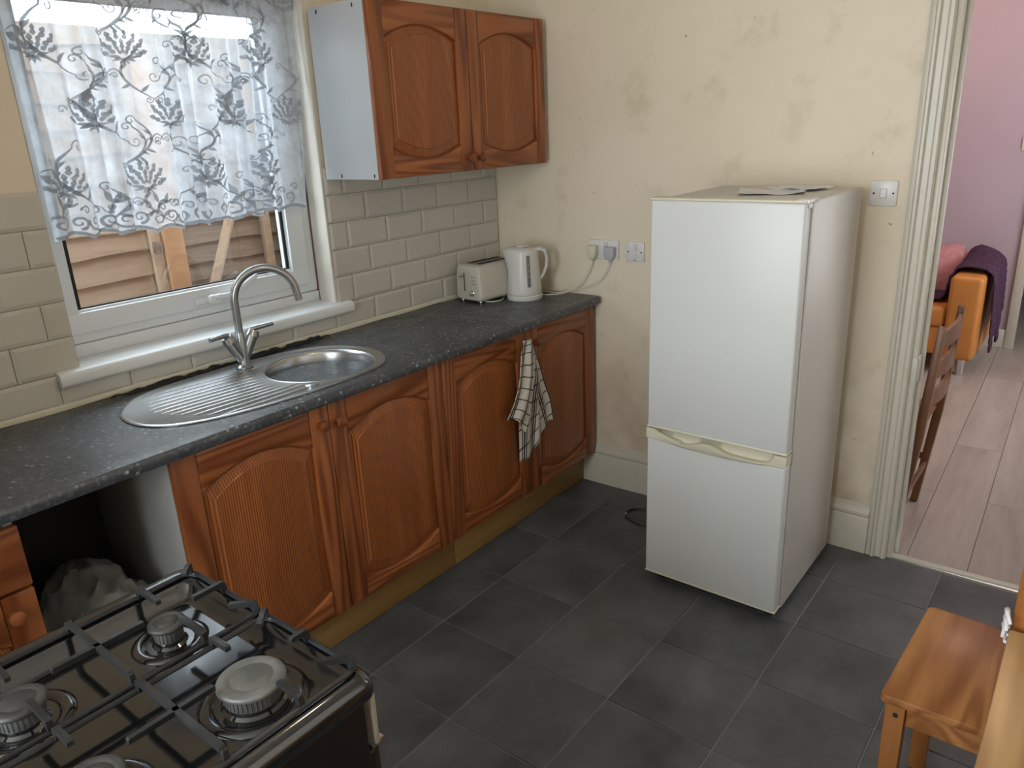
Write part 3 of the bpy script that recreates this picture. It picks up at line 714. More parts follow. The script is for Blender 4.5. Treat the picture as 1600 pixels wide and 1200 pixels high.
# wall cabinet
t = thing('wall_cabinet', (-.505, -.15, 1.46), 0, 'orange pine wall cabinet with two arched doors and a pale side, right of the window', 'cabinet')
CX0, CX1, CZ0, CZ1, CF = -.973, -.030, 1.460, 2.018, -.310
g = G(); g.box(CX0+.003, CX0+.019, CF+.023, -.012, CZ0, CZ1-.002, .001).box(CX1-.019, CX1-.001, CF+.023, -.012, CZ0, CZ1-.002, .001).box(CX0+.02, CX1-.02, CF+.023, -.012, CZ0+.012, CZ0+.028).box(CX0+.02, CX1-.02, CF+.023, -.012, CZ1-.02, CZ1-.004).box(CX0+.02, CX1-.02, -.02, -.012, CZ0+.02, CZ1-.02)
cs = g.build('carcass', M['white_lam'], t); cs['label'] = 'pale white carcass'
for y, z in ((-.27, 1.472), (-.10, 1.472), (-.24, 2.0), (-.06, 2.0)):
    g = G(); g.box(CX0-.0005, CX0+.004, y-.0012, y+.0012, z-.006, z+.006); g.build('panel_pin', M['blackmat'], t)
XM = (CX0+CX1)/2
cab_door(t, XM+.001, CX1, CZ0, CZ1, CF, (XM+.033, 1.506), .062, arch=(.112, .066, .098, .058))
cab_door(t, CX0, XM-.001, CZ0, CZ1, CF, (XM-.032, 1.506), .062, arch=(.112, .066, .098, .058))

# ------------------------------------------------------------------ fridge freezer
F0, F1 = -1.106, -1.593; FX = -.583
fr_ = thing('fridge_freezer', (-.3, (F0+F1)/2, 0), 0, 'tall white fridge freezer with cream handle band standing against the cream wall', 'fridge')
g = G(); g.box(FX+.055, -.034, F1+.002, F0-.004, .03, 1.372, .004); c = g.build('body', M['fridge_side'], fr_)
SH = .606
def rdoor(z0, z1, nm, cut=False):
    g = G(); g.box(FX, FX+.05, F1+.006, F0, z0, z1, .007, 3); return g.build(nm, M['fridge'], fr_)
d1 = rdoor(SH+.006, 1.374, 'upper_door'); d2 = rdoor(.040, SH-.040, 'lower_door')
g = G(); g.box(FX-.002, FX+.052, F1+.004, F0+.001, 1.3735, 1.381, .003); g.build('top_trim', M['cream_plastic'], fr_)
g = G(); g.box(FX-.0015, FX+.052, F1+.004, F0+.0008, SH+.003, SH+.0105, .003); g.build('door_edge_trim', M['cream_plastic'], d1)
g = G(); g.box(FX-.001, FX+.052, F1+.004, F0+.0008, .036, .043, .002); g.build('door_edge_trim', M['cream_plastic'], d2)
# handle band with the two finger scoops
ya, yb = F0+.001, F1+.004
g = G(); N = 64; zt_ = SH-.001
def lipz(t):            # top edge of the front lip
    if t < .07 or t > .92: return zt_
    u = (t-.07)/.85
    d0 = .5*(1-cos(2*pi*min(1, max(0, u))*1)) if False else 0
    if u < .46: q = sin(pi*u/.92)**.6 if u < .23 else (1-.62*(.5-.5*cos(pi*(u-.23)/.23)))*1
    else: q = (.38+.62*(.5-.5*cos(pi*min(1, (u-.46)/.22)))) if u < .68 else (1 if u < .86 else sqrt(max(0, 1-((u-.86)/.14)**2)))
    return zt_-.034*q
def lowz(t): return SH-.036-.014*sin(pi*t)
def band(b):
    rows = []
    for i in range(N+1):
        t = i/N; y = ya+(yb-ya)*t; l = lipz(t)
        rows.append([b.verts.new(p) for p in ((FX+.045, y, lowz(t)), (FX-.003, y, lowz(t)), (FX-.008*sin(pi*t)-.004, y, (lowz(t)+l)/2), (FX-.010*sin(pi*t)-.003, y, l-.002), (FX-.008*sin(pi*t), y, l), (FX+.006, y, l-.001), (FX+.02, y, min(l, zt_-.010)-.003 if l < zt_ else l), (FX+.045, y, zt_))])
    for A, B in zip(rows, rows[1:]):
        for k in range(len(A)-1): b.faces.new((A[k], B[k], B[k+1], A[k+1]))
    b.faces.new(rows[0]); b.faces.new(rows[-1][::-1])
    bmesh.ops.recalc_face_normals(b, faces=b.faces)
g._add(band); g.build('handle_band', M['cream_plastic'], fr_, sharp=50)
g = G(); g.box(FX+.045, FX+.056, F1+.010, F0-.006, .045, 1.37); g.build('door_seal', M['dark'], fr_)
g = G(); g.box(FX+.004, FX+.085, F1-.003, F1+.035, 1.371, 1.384, .003).box(FX+.02, FX+.045, F1-.0005, F1+.01, 1.358, 1.374, .002); g.build('hinge_cap', M['white_plastic'], fr_)
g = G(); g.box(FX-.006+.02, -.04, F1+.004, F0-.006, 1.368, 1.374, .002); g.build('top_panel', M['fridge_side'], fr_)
for x, y in ((FX+.055, F1+.04), (FX+.055, F0-.04), (-.08, F1+.04), (-.08, F0-.04)):
    g = G(); g.lathe([(0, 0), (.019, 0), (.019, .012), (.012, .014), (.012, .036), (0, .036)], (x, y, 0), 14); g.build('foot', M['blackmat'], fr_)
# papers on the fridge
def sheet(name, cx_, cy_, L, W, rz, z, seed, label, cr=.006):
    rnd = random.Random(seed); ph = [rnd.uniform(0, 6) for _ in range(4)]
    g = G(); cs_, sn_ = cos(rz), sin(rz)
    def fn(u, v):
        a, b = (u-.5)*L, (v-.5)*W
        h = cr*(.5+.5*sin(u*7+ph[0]))*abs(sin(v*3+ph[1]))+cr*.9*abs(sin((u+v)*5+ph[2]))+ .02*max(0, abs(v-.5)-.33)*abs(sin(ph[3]+u*3))*1.2
        return (cx_+a*cs_-b*sn_, cy_+a*sn_+b*cs_, z+h)
    g.surf(14, 10, fn); bm = g.bm; r = bmesh.ops.extrude_face_region(bm, geom=bm.faces[:]); bmesh.ops.translate(bm, vec=(0, 0, .0006), verts=[e for e in r['geom'] if isinstance(e, bmesh.types.BMVert)])
    bmesh.ops.recalc_face_normals(bm, faces=bm.faces)
    o = g.build(name, M['paper']); return tag(o, label, 'paper', 'papers on top of the fridge')
sheet('paper_sheet', -.30, -1.385, .17, .20, .35, 1.3743, 1, 'crumpled white leaflet on top of the fridge, larger and nearer the front', .004)
sheet('paper_sheet', -.16, -1.43, .13, .17, -.3, 1.3743, 4, 'folded white paper on top of the fridge, on the side near the light switch', .005)

# ------------------------------------------------------------------ toaster
tx, ty = -.375, -.125
TR = -.10
to = thing('toaster', (tx, ty, .9), TR, 'cream two slice toaster with lever and dial, left of the white kettle', 'toaster')
# local: front face at x=0 looking to -x, length to +x
TWd, TL, THt = .082, .255, .163
def rr(x, w, z0, z1, r, n=5):
    pts = []
    for cy_, cz_, a0 in ((w-r, z1-r, 0), (-(w-r), z1-r, 90), (-(w-r), z0+r, 180), (w-r, z0+r, 270)):
        for k in range(n+1):
            a = radians(a0+90*k/n); pts.append((x, cy_+r*cos(a), cz_+r*sin(a)))
    return pts
g = G()
def shell(b):
    secs = []
    for x, ins in ((0, .014), (.003, .006), (.010, 0.001), (.05, 0), (TL-.05, 0), (TL-.01, .001), (TL-.003, .006), (TL, .014)):
        P_ = rr(x, TWd-ins, .010+ins*.6, THt-ins*.4, .022)
        secs.append([b.verts.new((p[0], p[1]*(1-.16*(p[2]/THt)**2), p[2])) for p in P_])
    for A, B in zip(secs, secs[1:]):
        n = len(A)
        for i in range(n): b.faces.new((A[i], A[(i+1) % n], B[(i+1) % n], B[i]))
    b.faces.new(secs[0]); b.faces.new(secs[-1][::-1]); bmesh.ops.recalc_face_normals(b, faces=b.faces)
g._add(shell); g.build('shell', M['toaster'], to, world=False, sharp=50)
g = G(); g.box(.035, .235, -.050, .050, THt-.002, THt+.0015, .001); g.build('top_plate', M['tap'], to, world=False)
for s in (-1, 1):
    g = G(); g.box(.045, .225, s*.026-.013, s*.026+.013, THt+.0005, THt+.0022, .0005); g.build('slot', M['dark'], to, world=False)
g = G(); g.box(-.0015, .003, .018, .023, .050, .130, .001); g.build('lever_slot', M['dark'], to, world=False)
g = G(); g.box(-.020, .0, .010, .036, .112, .119, .003); g.build('lever', M['tap'], to, world=False)
for z in (.085, .100, .115):
    g = G(); g.box(-.0025, .003, -.033, -.027, z-.003, z+.003, .001); g.build('button', M['chrome'], to, world=False)
    g = G(); g.box(-.0004, .0012, -.052, -.037, z-.0008, z+.0008); g.build('button_print', M['dark'], to, world=False)
Mx = Matrix.Translation((0.001, -.026, .045)) @ Matrix.Rotation(radians(-90), 4, 'Y')
g = G(); g.lathe([(.013, 0), (.0125, .004), (.010, .0045), (.010, .012), (.008, .014), (0, .014)], (0, 0, 0), 20, mat=Mx); g.build('dial', M['chrome'], to, world=False)
for x, y in ((.02, -.055), (.02, .055), (.24, -.055), (.24, .055)):
    g = G(); g.lathe([(0, 0), (.007, 0), (.008, .008), (.006, .012), (0, .012)], (x, y, 0), 12); g.build('foot', M['tap'], to, world=False)
# ------------------------------------------------------------------ kettle (local +x = handle side)
kx, ky = -.185, -.285; KR = math.atan2(-.78, .63)
ke = thing('kettle', (kx, ky, .9), KR, 'white jug kettle with grey water gauge, standing on the worktop corner', 'kettle')
g = G(); g.lathe([(0, 0), (.076, 0), (.078, .004), (.078, .018), (.074, .022), (0, .022)], (0, 0, .001), 36); g.build('power_base', M['kettle'], ke, world=False)
def kb(b):
    prof = [(.073, .0245), (.0745, .03), (.0735, .06), (.069, .12), (.066, .17), (.064, .205), (.060, .214), (.045, .222), (.02, .226), (0, .227)]
    seg = 40; rings = []
    for r, z in prof:
        ring = []
        for k in range(seg):
            a = 2*pi*k/seg; rx = r
            sp_ = max(0, -cos(a))**6*max(0, min(1, (z-.13)/.075)) * (.026 if z < .215 else .012 if z < .22 else 0)
            tilt = -.004*cos(a)*(1 if z > .2 else 0)
            ring.append(b.verts.new(((rx+sp_)*cos(a), rx*sin(a)*(1-.12*(z > .2)*0), z+tilt)))
        rings.append(ring if r > 0 else ring[:1])
        if r == 0:
            for v in ring[1:]: b.verts.remove(v)
    for A, B in zip(rings, rings[1:]):
        for k in range(seg):
            q = list(dict.fromkeys((A[k % len(A)], A[(k+1) % len(A)], B[(k+1) % len(B)], B[k % len(B)])))
            if len(q) > 2: b.faces.new(q)
    b.faces.new(rings[0][::-1]); bmesh.ops.recalc_face_normals(b, faces=b.faces)
g = G(); g._add(kb); g.build('jug', M['kettle'], ke, world=False, sharp=60)
g = G(); g.tube([(.045, 0, .208), (.072, 0, .214), (.092, 0, .203), (.100, 0, .175), (.097, 0, .135), (.083, 0, .10), (.066, 0, .082)], [.015, .015, .014, .012, .011, .010, .012], 12, flat=(.7, 1.15)); g.build('handle', M['kettle'], ke, world=False)
ga = -75
Mx = Matrix.Rotation(radians(ga), 4, 'Z')
g = G(); g.box(.069, .0795, -.0075, .0075, .055, .19, .003, 2, mat=Mx @ Matrix.Rotation(radians(-3.6), 4, 'Y')); g.build('water_gauge', M['gauge'], ke, world=False)
for z in (.075, .10, .125, .15, .175):
    g = G(); g.box(.0793, .0799, -.002, .002, z-.001, z+.001, mat=Mx @ Matrix.Rotation(radians(-3.6), 4, 'Y')); g.build('gauge_mark', M['white_plastic'], ke, world=False)
g = G(); g.box(-.030, .02, -.022, .022, .2265, .231, .002); g.build('lid', M['kettle'], ke, world=False)

# ------------------------------------------------------------------ sockets and switches on the fridge wall (in the wall's own frame)
def onwall(name, y, z, label, cat, group=None):
    c = Matrix.Rotation(TH, 4, 'Z') @ Vector((0, y, z)); return thing(name, c, TH, label, cat, group)
def plate(t, w, h):
    g = G(); g.box(-.0095, 0, -w/2, w/2, -h/2, h/2, .0025, 2); g.build('face_plate', M['switch'], t, world=False)
def rocker(t, y, z, w=.010, h=.020):
    g = G(); g.box(-.0115, -.008, y-w/2-.0015, y+w/2+.0015, z-h/2-.0015, z+h/2+.0015, .0008); g.build('rocker_surround', M['plug_grey'], t, world=False)
    g = G(); g.prism([(-.0095, z-h/2), (-.0150, z-h/2), (-.0118, z+h/2), (-.0095, z+h/2)], 'y', y-w/2, y+w/2, .0006, 1); g.build('rocker', M['white_plastic'], t, world=False)
def screw(t, y, z):
    g = G(); g.cyl((-.0105, y, z), (-.008, y, z), .0032, seg=10); g.build('screw', M['dark'], t, world=False)
ds = onwall('double_socket', -.568, 1.100, 'white double wall socket with two plugs in it, above the end of the worktop', 'socket'); plate(ds, .142, .082)
rocker(ds, -.004, .024, .009, .014); rocker(ds, -.016, .024, .009, .014) ; 
for y in (.045, -.058): screw(ds, y, 0)
sp_ = onwall('fused_switch', -.716, 1.098, 'small square fused switch on the wall between the double socket and the fridge', 'switch'); plate(sp_, .083, .083); rocker(sp_, 0, .018, .012, .022); screw(sp_, .030, .0); screw(sp_, -.030, 0)
g = G(); g.box(-.0125, -.008, -.010, .010, -.026, -.010, .001); g.build('fuse_carrier', M['white_plastic'], sp_, world=False)
g = G(); g.box(-.0100, -.0090, -.008, .008, -.034, -.032); g.build('fuse_mark', M['dark'], sp_, world=False)
ls = onwall('light_switch', -1.640, 1.347, 'white single rocker light switch on the wall between fridge and doorway', 'switch'); plate(ls, .084, .084); rocker(ls, 0, 0, .018, .028); screw(ls, .030, 0); screw(ls, -.030, 0)
def plug(y, z, mat, label, w=.048, h=.052, dz=0):
    c = Matrix.Rotation(TH, 4, 'Z') @ Vector((-.0095, y, z)); t = thing('mains_plug', c, TH, label, 'plug', 'plugs in the double socket')
    g = G(); poly = [(-w/2, h/2), (w/2, h/2), (w/2, -.004), (w/2-.007, -h/2), (-w/2+.007, -h/2), (-w/2, -.004)]
    g.prism(poly, 'x', -.030, 0, .004, 2); g.build('plug_body', mat, t, world=False)
    g = G(); g.cyl((-.018, 0, -h/2+.003), (-.018, 0, -h/2-.014), .006, .004, 12); g.build('cord_grip', mat, t, world=False); return t
plug(-.522, 1.090, M['plug_old'], 'aged cream mains plug in the left side of the double socket', .044, .055)
plug(-.606, 1.090, M['plug_grey'], 'pale grey mains plug in the right side of the double socket')
def smooth(P_, n=8):
    P_ = [Vector(p) for p in P_]; r = []
    for i in range(len(P_)-1):
        a, b, c, d = P_[max(0, i-1)], P_[i], P_[i+1], P_[min(len(P_)-1, i+2)]
        for j in range(n):
            t = j/n; r.append(.5*((2*b)+(c-a)*t+(2*a-5*b+4*c-d)*t*t+(-a+3*b-3*c+d)*t**3))
    r.append(P_[-1]); return r
g = G(); g.tube(smooth([(-.013, -.522, 1.052), (-.020, -.513, 1.02), (-.035, -.49, .975), (-.05, -.455, .935), (-.065, -.41, .912), (-.085, -.36, .9045), (-.112, -.31, .9035), (-.112, -.285, .9035)]), .0028, 8)
o = g.build('kettle_cable', M['cable']); tag(o, 'thin white cable from the left plug to the back of the kettle', 'cable')
g = G(); g.tube(smooth([(-.010, -.606, 1.052), (-.018, -.598, 1.02), (-.034, -.565, .972), (-.045, -.51, .943), (-.052, -.44, .925), (-.045, -.36, .905), (-.045, -.25, .9035), (-.08, -.185, .9035), (-.20, -.19, .9035), (-.275, -.225, .9035), (-.325, -.205, .9035), (-.33, -.15, .9045)]), .0028, 8)
o = g.build('toaster_cable', M['cable']); tag(o, 'thin white cable from the right plug round behind the kettle to the toaster', 'cable')
g = G(); g.tube(smooth([(-.10, -1.02, .004), (-.11, -.93, .004), (-.12, -.85, .004), (-.15, -.805, .004), (-.20, -.803, .005), (-.235, -.835, .005), (-.248, -.88, .0045), (-.245, -.94, .004), (-.22, -1.03, .004)]), .0035, 8)
cb = thing('floor_cable', (-.2, -.85, 0), 0, 'loop of black cable on the floor tiles beside the fridge', 'cable'); g.build('cord', M['bcable'], cb)
g = G(); g.cyl((-.196, -.803, .005), (-.206, -.806, .005), .0042, seg=10); g.build('cable_tie', M['white_plastic'], cb)

# ------------------------------------------------------------------ tea towel
m = NT('checked_towel_cotton'); uv = m.n('UVMap'); sp = m.n('SeparateXYZ'); m.l(uv.outputs[0], sp.inputs[0])
def stripes(sock, per, specs):
    md = m.n('Math', operation='MODULO'); md.inputs[1].default_value = per; ab = m.n('Math', operation='ADD'); ab.inputs[1].default_value = 10*per
    m.l(sock, ab.inputs[0]); m.l(ab.outputs[0], md.inputs[0]); tot = None
    for c, w in specs:
        cm = m.n('Math', operation='COMPARE'); cm.inputs[1].default_value = c; cm.inputs[2].default_value = w; m.l(md.outputs[0], cm.inputs[0])
        if tot is None: tot = cm.outputs[0]
        else:
            mx_ = m.n('Math', operation='MAXIMUM'); m.l(tot, mx_.inputs[0]); m.l(cm.outputs[0], mx_.inputs[1]); tot = mx_.outputs[0]
    return tot
h = stripes(sp.outputs[1], .055, [(.03, .0032)]); v1 = stripes(sp.outputs[0], .085, [(.026, .0036), (.0385, .005), (.051, .0036)])
a = m.mix(h, (.66, .62, .54), (.10, .09, .085)); a = m.mix(v1, a, (.035, .03, .035)); m.l(a, m.b.inputs['Base Color']); m.set(Roughness=.9)
m.bump(m.noise(m.coord(False), 500, 2), .4, .001); M['towel'] = m.m
tw = thing('tea_towel', (-.545, -.56, .83), 0, 'cream tea towel with black check hanging from a cabinet door knob', 'towel')
def towel_layer(name, L, Rt, seed, y0, uo, vo, tw_=0, bulge=.018, bot=None):
    # L and Rt: lists of (z,x) left and right outline from top to bottom
    def ip(T, t):
        n = len(T)-1; f_ = t*n; i = min(n-1, int(f_)); k = f_-i; return (T[i][0]*(1-k)+T[i+1][0]*k, T[i][1]*(1-k)+T[i+1][1]*k)
    g = G(); nu, nv = 26, 44
    def fn(u, v):
        a, b = ip(L, v), ip(Rt, v); x = a[1]*(1-u)+b[1]*u; z = a[0]*(1-u)+b[0]*u
        if bot: z += bot(u)*v**3
        w = min(1, v*2.2)
        return (x, y0-.004-w*bulge*(.55+.45*sin(u*(9+seed)+seed+v*1.3))-.010*sin(pi*u)*(1-w), z)
    g.surf(nu, nv, fn)
    bm = g.bm; ul = bm.loops.layers.uv.new('UVMap'); bm.verts.ensure_lookup_table()
    for f in bm.faces:
        for lo in f.loops:
            i, j = divmod(lo.vert.index, nv+1); u, v = i/nu, j/nv
            lo[ul].uv = (uo+.20*(u-.5)*(.55+.5*v)+tw_*v, vo+.40*v+.05*u*v)
    o = g.build(name, M['towel'], tw); md = o.modifiers.new('thickness', 'SOLIDIFY'); md.thickness = .0018
    return o
towel_layer('back_fold', [(.836, -.565), (.79, -.560), (.70, -.555), (.60, -.55), (.50, -.54), (.415, -.52)], [(.834, -.528), (.79, -.500), (.72, -.470), (.64, -.446), (.55, -.408), (.455, -.392)], 5, -.556, .06, .05, -.05, .010, bot=lambda u: -.012*sin(u*6))
towel_layer('middle_fold', [(.838, -.572), (.78, -.585), (.68, -.600), (.58, -.612), (.48, -.625), (.355, -.628)], [(.838, -.532), (.78, -.512), (.68, -.498), (.58, -.500), (.48, -.492), (.405, -.485)], 3, -.564, .03, .1, .08, .012, bot=lambda u: .02*u-.02*sin(u*3))
towel_layer('front_fold', [(.840, -.580), (.80, -.612), (.74, -.632), (.68, -.648), (.62, -.680), (.568, -.724)], [(.840, -.535), (.79, -.528), (.70, -.530), (.62, -.545), (.55, -.570), (.50, -.600)], 1, -.574, 0.0, 0, bot=lambda u: .0+.02*sin(u*4.0)-.01*u)

# ------------------------------------------------------------------ bin bag in the gap
bg_ = thing('bin_bag', (-2.14, -.32, 0), 0, 'translucent grey white plastic bin bag slumped in the gap under the worktop', 'bag')
from mathutils import noise as mn
g = G()
def bagf(b):
    bmesh.ops.create_icosphere(b, subdivisions=5, radius=1)
    for v in b.verts:
        c = v.co.copy(); z = c.z
        sx, sy = .158, .215
        r = 1+.10*(1-z)*.5
        p = Vector((c.x*sx*r, c.y*sy*r, 0))
        nz_ = mn.noise(c*1.6+Vector((3, 1, 0)))*.10
        cr_ = abs(mn.noise(Vector((c.x*3.1, c.y*2.5, c.z*2.2))))*.22+abs(mn.noise(c*5))*.06
        zz = .30+.27*(abs(z)**.5)*(1 if z > 0 else -1.1)
        k = 1+nz_-cr_*.5
        v.co = Vector((max(-.162, min(.160, p.x*k)), p.y*k, max(.003, zz-cr_*.35*(z > 0)-.03*max(0, c.x-.4)*(z > 0)-.06*max(0, -c.x)*(z > 0))))
        v.co += Vector((-2.139, -.30, 0))
g._add(bagf); g.build('bag_film', M['bag'], bg_, sharp=80)

# ------------------------------------------------------------------ gas cooker
ck = thing('gas_cooker', (-2.52, -1.325, 0), 0, 'black freestanding gas cooker with four burners, seen from above in the near corner', 'cooker')
KX0, KX1, KY0, KY1 = -2.83, -2.226, -1.557, -1.080
g = G(); g.box(KX0+.005, KX1-.012, KY0-.004, KY1-.006, .03, .866, .004); g.build('body', M['blackside'], ck)
g = G()
def hob(b):
    # rounded rectangular rings from the outer skirt in to the sunken tray
    def ring(x0, x1, y0, y1, r, z, n=6):
        pts = []
        for cx_, cy_, a0 in ((x1-r, y1-r, 0), (x0+r, y1-r, 90), (x0+r, y0+r, 180), (x1-r, y0+r, 270)):
            for k in range(n+1):
                a = radians(a0+90*k/n); pts.append(b.verts.new((cx_+r*cos(a), cy_+r*sin(a), z)))
        return pts
    q = [(.010, .010, .020, .862), (.011, .012, .021, .872), (.008, .010, .021, .886), (.002, .004, .02, .896), (-.006, -.004, .02, .899), (-.012, -.008, .02, .8995), (-.016, -.0, .02, .899)]
    R_ = [ring(KX0-a, KX1+a, KY0-b_, KY1+a, r, z) for a, b_, r, z in q[:6]]
    R_.append(ring(KX0+.05, KX1-.016, KY0+.012, KY1-.036, .022, .899)); R_.append(ring(KX0+.055, KX1-.022, KY0+.018, KY1-.044, .02, .893)); R_.append(ring(KX0+.065, KX1-.030, KY0+.026, KY1-.056, .018, .877)); R_.append(ring(KX0+.075, KX1-.042, KY0+.036, KY1-.068, .014, .874))
    for A, B in zip(R_, R_[1:]):
        n = len(A)
        for i in range(n): b.faces.new((A[i], A[(i+1) % n], B[(i+1) % n], B[i]))
    R_.append(ring(KX0+.0765, KX1-.0435, KY0+.0375, KY1-.0695, .013, .874)); b.faces.new([b.verts.new(v.co) for v in R_[-1]])
    for i in range(len(R_[-1])): b.faces.new((R_[-2][i], R_[-2][(i+1) % len(R_[-1])], R_[-1][(i+1) % len(R_[-1])], R_[-1][i]))
    bmesh.ops.recalc_face_normals(b, faces=b.faces)
    for f in b.faces:
        if len(f.verts) > 4 and f.normal.z < 0: f.normal_flip()
g._add(hob); g.build('hob_top', M['black'], ck, sharp=60)
g = G(); g.box(KX1-.002, KX1+.006, KY0-.006, KY1, .775, .862, .003); fp = g.build('control_panel', M['beige'], ck); fp['label'] = 'beige control panel'
for k in range(5):
    y = KY0+.06+k*.092; Mx = Matrix.Translation((KX1+.006, y, .82)) @ Matrix.Rotation(radians(90), 4, 'Y')
    g = G(); g.lathe([(.020, 0), (.019, .006), (.014, .008), (.013, .022), (.011, .024), (0, .024)], (0, 0, 0), 18, mat=Mx); g.build('control_knob', M['blackmat'], fp)
g = G(); g.box(KX1-.012, KX1+.010, KY0+.002, KY1-.004, .30, .765, .006); od = g.build('oven_door', M['black'], ck)
g = G(); g.tube([(KX1+.008, KY0+.03, .735), (KX1+.035, KY0+.03, .735), (KX1+.035, KY1-.03, .735), (KX1+.008, KY1-.03, .735)], .008, 10); g.build('oven_handle', M['chrome'], od)
g = G(); g.box(KX1-.012, KX1+.010, KY0+.002, KY1-.004, .05, .292, .006); g.build('lower_drawer', M['black'], ck)
BUR = [(-2.337, -1.226, .0265, 'small'), (-2.334, -1.446, .0455, 'large'), (-2.546, -1.226, .035, 'medium'), (-2.544, -1.443, .035, 'medium')]
for x, y, r, kd in BUR:
    g = G(); g.lathe([(r+.030, 0), (r+.026, .0035), (r+.018, .0045), (r+.010, .001), (r+.004, -.003), (r-.005, .003), (r-.008, .014)], (x, y, .8742), 40); bu = g.build('burner', M['black'], ck)
    g = G(); g.lathe([(r-.009, .004), (r-.006, .008), (r-.006, .0265), (r-.001, .028)], (x, y, .8742), 36)
    for k in range(int(r*900)):
        a = 2*pi*k/int(r*900); c, s_ = cos(a), sin(a); g.box(x+(r-.006)*c-.0008, x+(r-.006)*c+.0008, y+(r-.006)*s_-.0008, y+(r-.006)*s_+.0008, .884, .899)
    g.build('burner_ring', M['burner'], bu)
    g = G(); g.lathe([(r-.001, .0235), (r+.0015, .026), (r+.001, .030), (r-.002, .0325), (r*.70, .0330), (r*.66, .0315), (r*.62, .0312), (r*.58, .0330), (0, .0335)], (x, y, .8785), 40); g.build('burner_cap', M['burner'] if kd == 'large' else M['burner_dark'], bu, sharp=70)
# pan supports
def finger(g, p0, p1, zt=.925, w=.0040, leg=True):
    p0 = Vector((*p0, 0)); p1 = Vector((*p1, 0)); d = (p1-p0).normalized(); s_ = Vector((-d.y, d.x, 0))
    b = bmesh.new(); V = []
    L = (p1-p0).length
    prof = [(-.003, -.022), (.0, -.003), (.005, 0), (L-.002, 0), (L, -.002), (L, -.0085), (.010, -.0085), (.006, -.022)] if leg else [(0, -.001), (.002, 0), (L-.002, 0), (L, -.002), (L, -.008), (0, -.008)]
    A = [tuple(p0+d*t+s_*w+Vector((0, 0, zt+z))) for t, z in prof]; B = [tuple(p0+d*t-s_*w+Vector((0, 0, zt+z))) for t, z in prof]; n = len(prof)
    g.raw(A+B, [tuple(range(n)), tuple(range(2*n-1, n-1, -1))]+[(i, i+n, (i+1) % n+n, (i+1) % n) for i in range(n)])
def rrect(x0, x1, y0, y1, r, z, n=5):
    pts = []
    for cx_, cy_, a0 in ((x1-r, y1-r, 0), (x0+r, y1-r, 90), (x0+r, y0+r, 180), (x1-r, y0+r, 270)):
        for k in range(n+1):
            a = radians(a0+90*k/n); pts.append((cx_+r*cos(a), cy_+r*sin(a), z))
    return pts
XA, XB, XC = -2.232, -2.640, -2.4345
for (ya_, yb_, by, lab) in ((-1.1155, -1.3185, -1.222, 'far'), (-1.3345, -1.546, -1.440, 'near')):
    g = G(); g.tube(rrect(XB, XA, yb_, ya_, .018, .9045), .0042, 8, closed=True)
    finger(g, (XC, ya_), (XC, yb_+.004), leg=True); g.box(XC-.004, XC+.004, yb_-.002, yb_+.006, .903, .9225, .001)
    finger(g, (XA, by+.002), (-2.288 if lab == 'far' else -2.262, by+.002)); finger(g, (XB, by), (-2.592, by))
    finger(g, (-2.366 if lab == 'far' else -2.381, by+.005), (-2.497, by+.005), leg=False)
    for bx_ in (-2.325, -2.540):
        finger(g, (bx_, ya_), (bx_, by+(.038 if lab == 'far' else .060))); finger(g, (bx_, yb_), (bx_, by-(.034 if lab == 'far' else .058)))
    for cx_, cy_, dx, dy in ((XA-.004, ya_-.004, -1, -1), (XA-.003, yb_+.003, -1, 1), (XB+.004, ya_-.004, 1, -1), (XB+.004, yb_+.004, 1, 1)):
        L = .030 if (dx < 0 and dy < 0 and lab == 'far') else .042
        finger(g, (cx_, cy_), (cx_+dx*L*.72, cy_+dy*L*.72))
    ps = g.build('pan_support', M['iron'], ck, sharp=40)

# ------------------------------------------------------------------ kitchen chairs and table
def leg_box(g, x0, x1, y0, y1, z0, z1): g.box(x0, x1, y0, y1, z0, z1, .003)
c1 = thing('dining_chair', (-1.105, -2.23, 0), 0, 'orange pine chair with a flat wooden seat, beside the end of the light pine table', 'chair')
sx0, sx1, sy0, sy1 = -1.298, -.908, -2.425, -2.045
g = G(); poly = [(sx0, sy1-.005), (sx0+.008, sy1), (sx1-.010, sy1-.018), (sx1, sy1-.028), (sx1-.012, sy0), (sx0+.012, sy0)]
g.prism(poly, 'z', .430, .450, .004, 2); g.build('seat', M['chair'], c1)
for x, y in ((sx0+.030, sy1-.030), (sx1-.038, sy1-.050)):
    g = G(); leg_box(g, x-.019, x+.019, y-.019, y+.019, 0, .430); g.build('leg', M['chair_z'], c1)
g = G(); g.box(sx0+.0105, sx0+.0125, sy1-.035, sy1-.025, .402, .412, .0002)
g = G(); g.cyl((sx0+.0115, sy1-.032, .402), (sx0+.0095, sy1-.032, .402), .0055, seg=12); g.build('peg_hole', M['dark'], c1)
for x in (sx0+.030, sx1-.030):
    g = G(); g.prism([(sy0+.01, 0), (sy0+.05, 0), (sy0+.050, .43), (sy0+.01, .88), (sy0-.02, .88), (sy0+.01, .43)], 'x', x-.016, x+.016, .003, 1); g.build('rear_post', M['chair_z'], c1)
g = G(); g.box(sx0+.022, sx0+.040, sy0+.05, sy1-.05, .375, .430, .002).box(sx1-.044, sx1-.026, sy0+.05, sy1-.07, .375, .430, .002).box(sx0+.05, sx1-.055, sy1-.045, sy1-.027, .375, .430, .002); g.build('apron', M['chair'], c1)
for z in (.60, .72, .83):
    g = G(); g.box(sx0+.045, sx1-.045, sy0-.018, sy0+.0, z-.025, z+.025, .004); g.build('back_slat', M['chair'], c1)
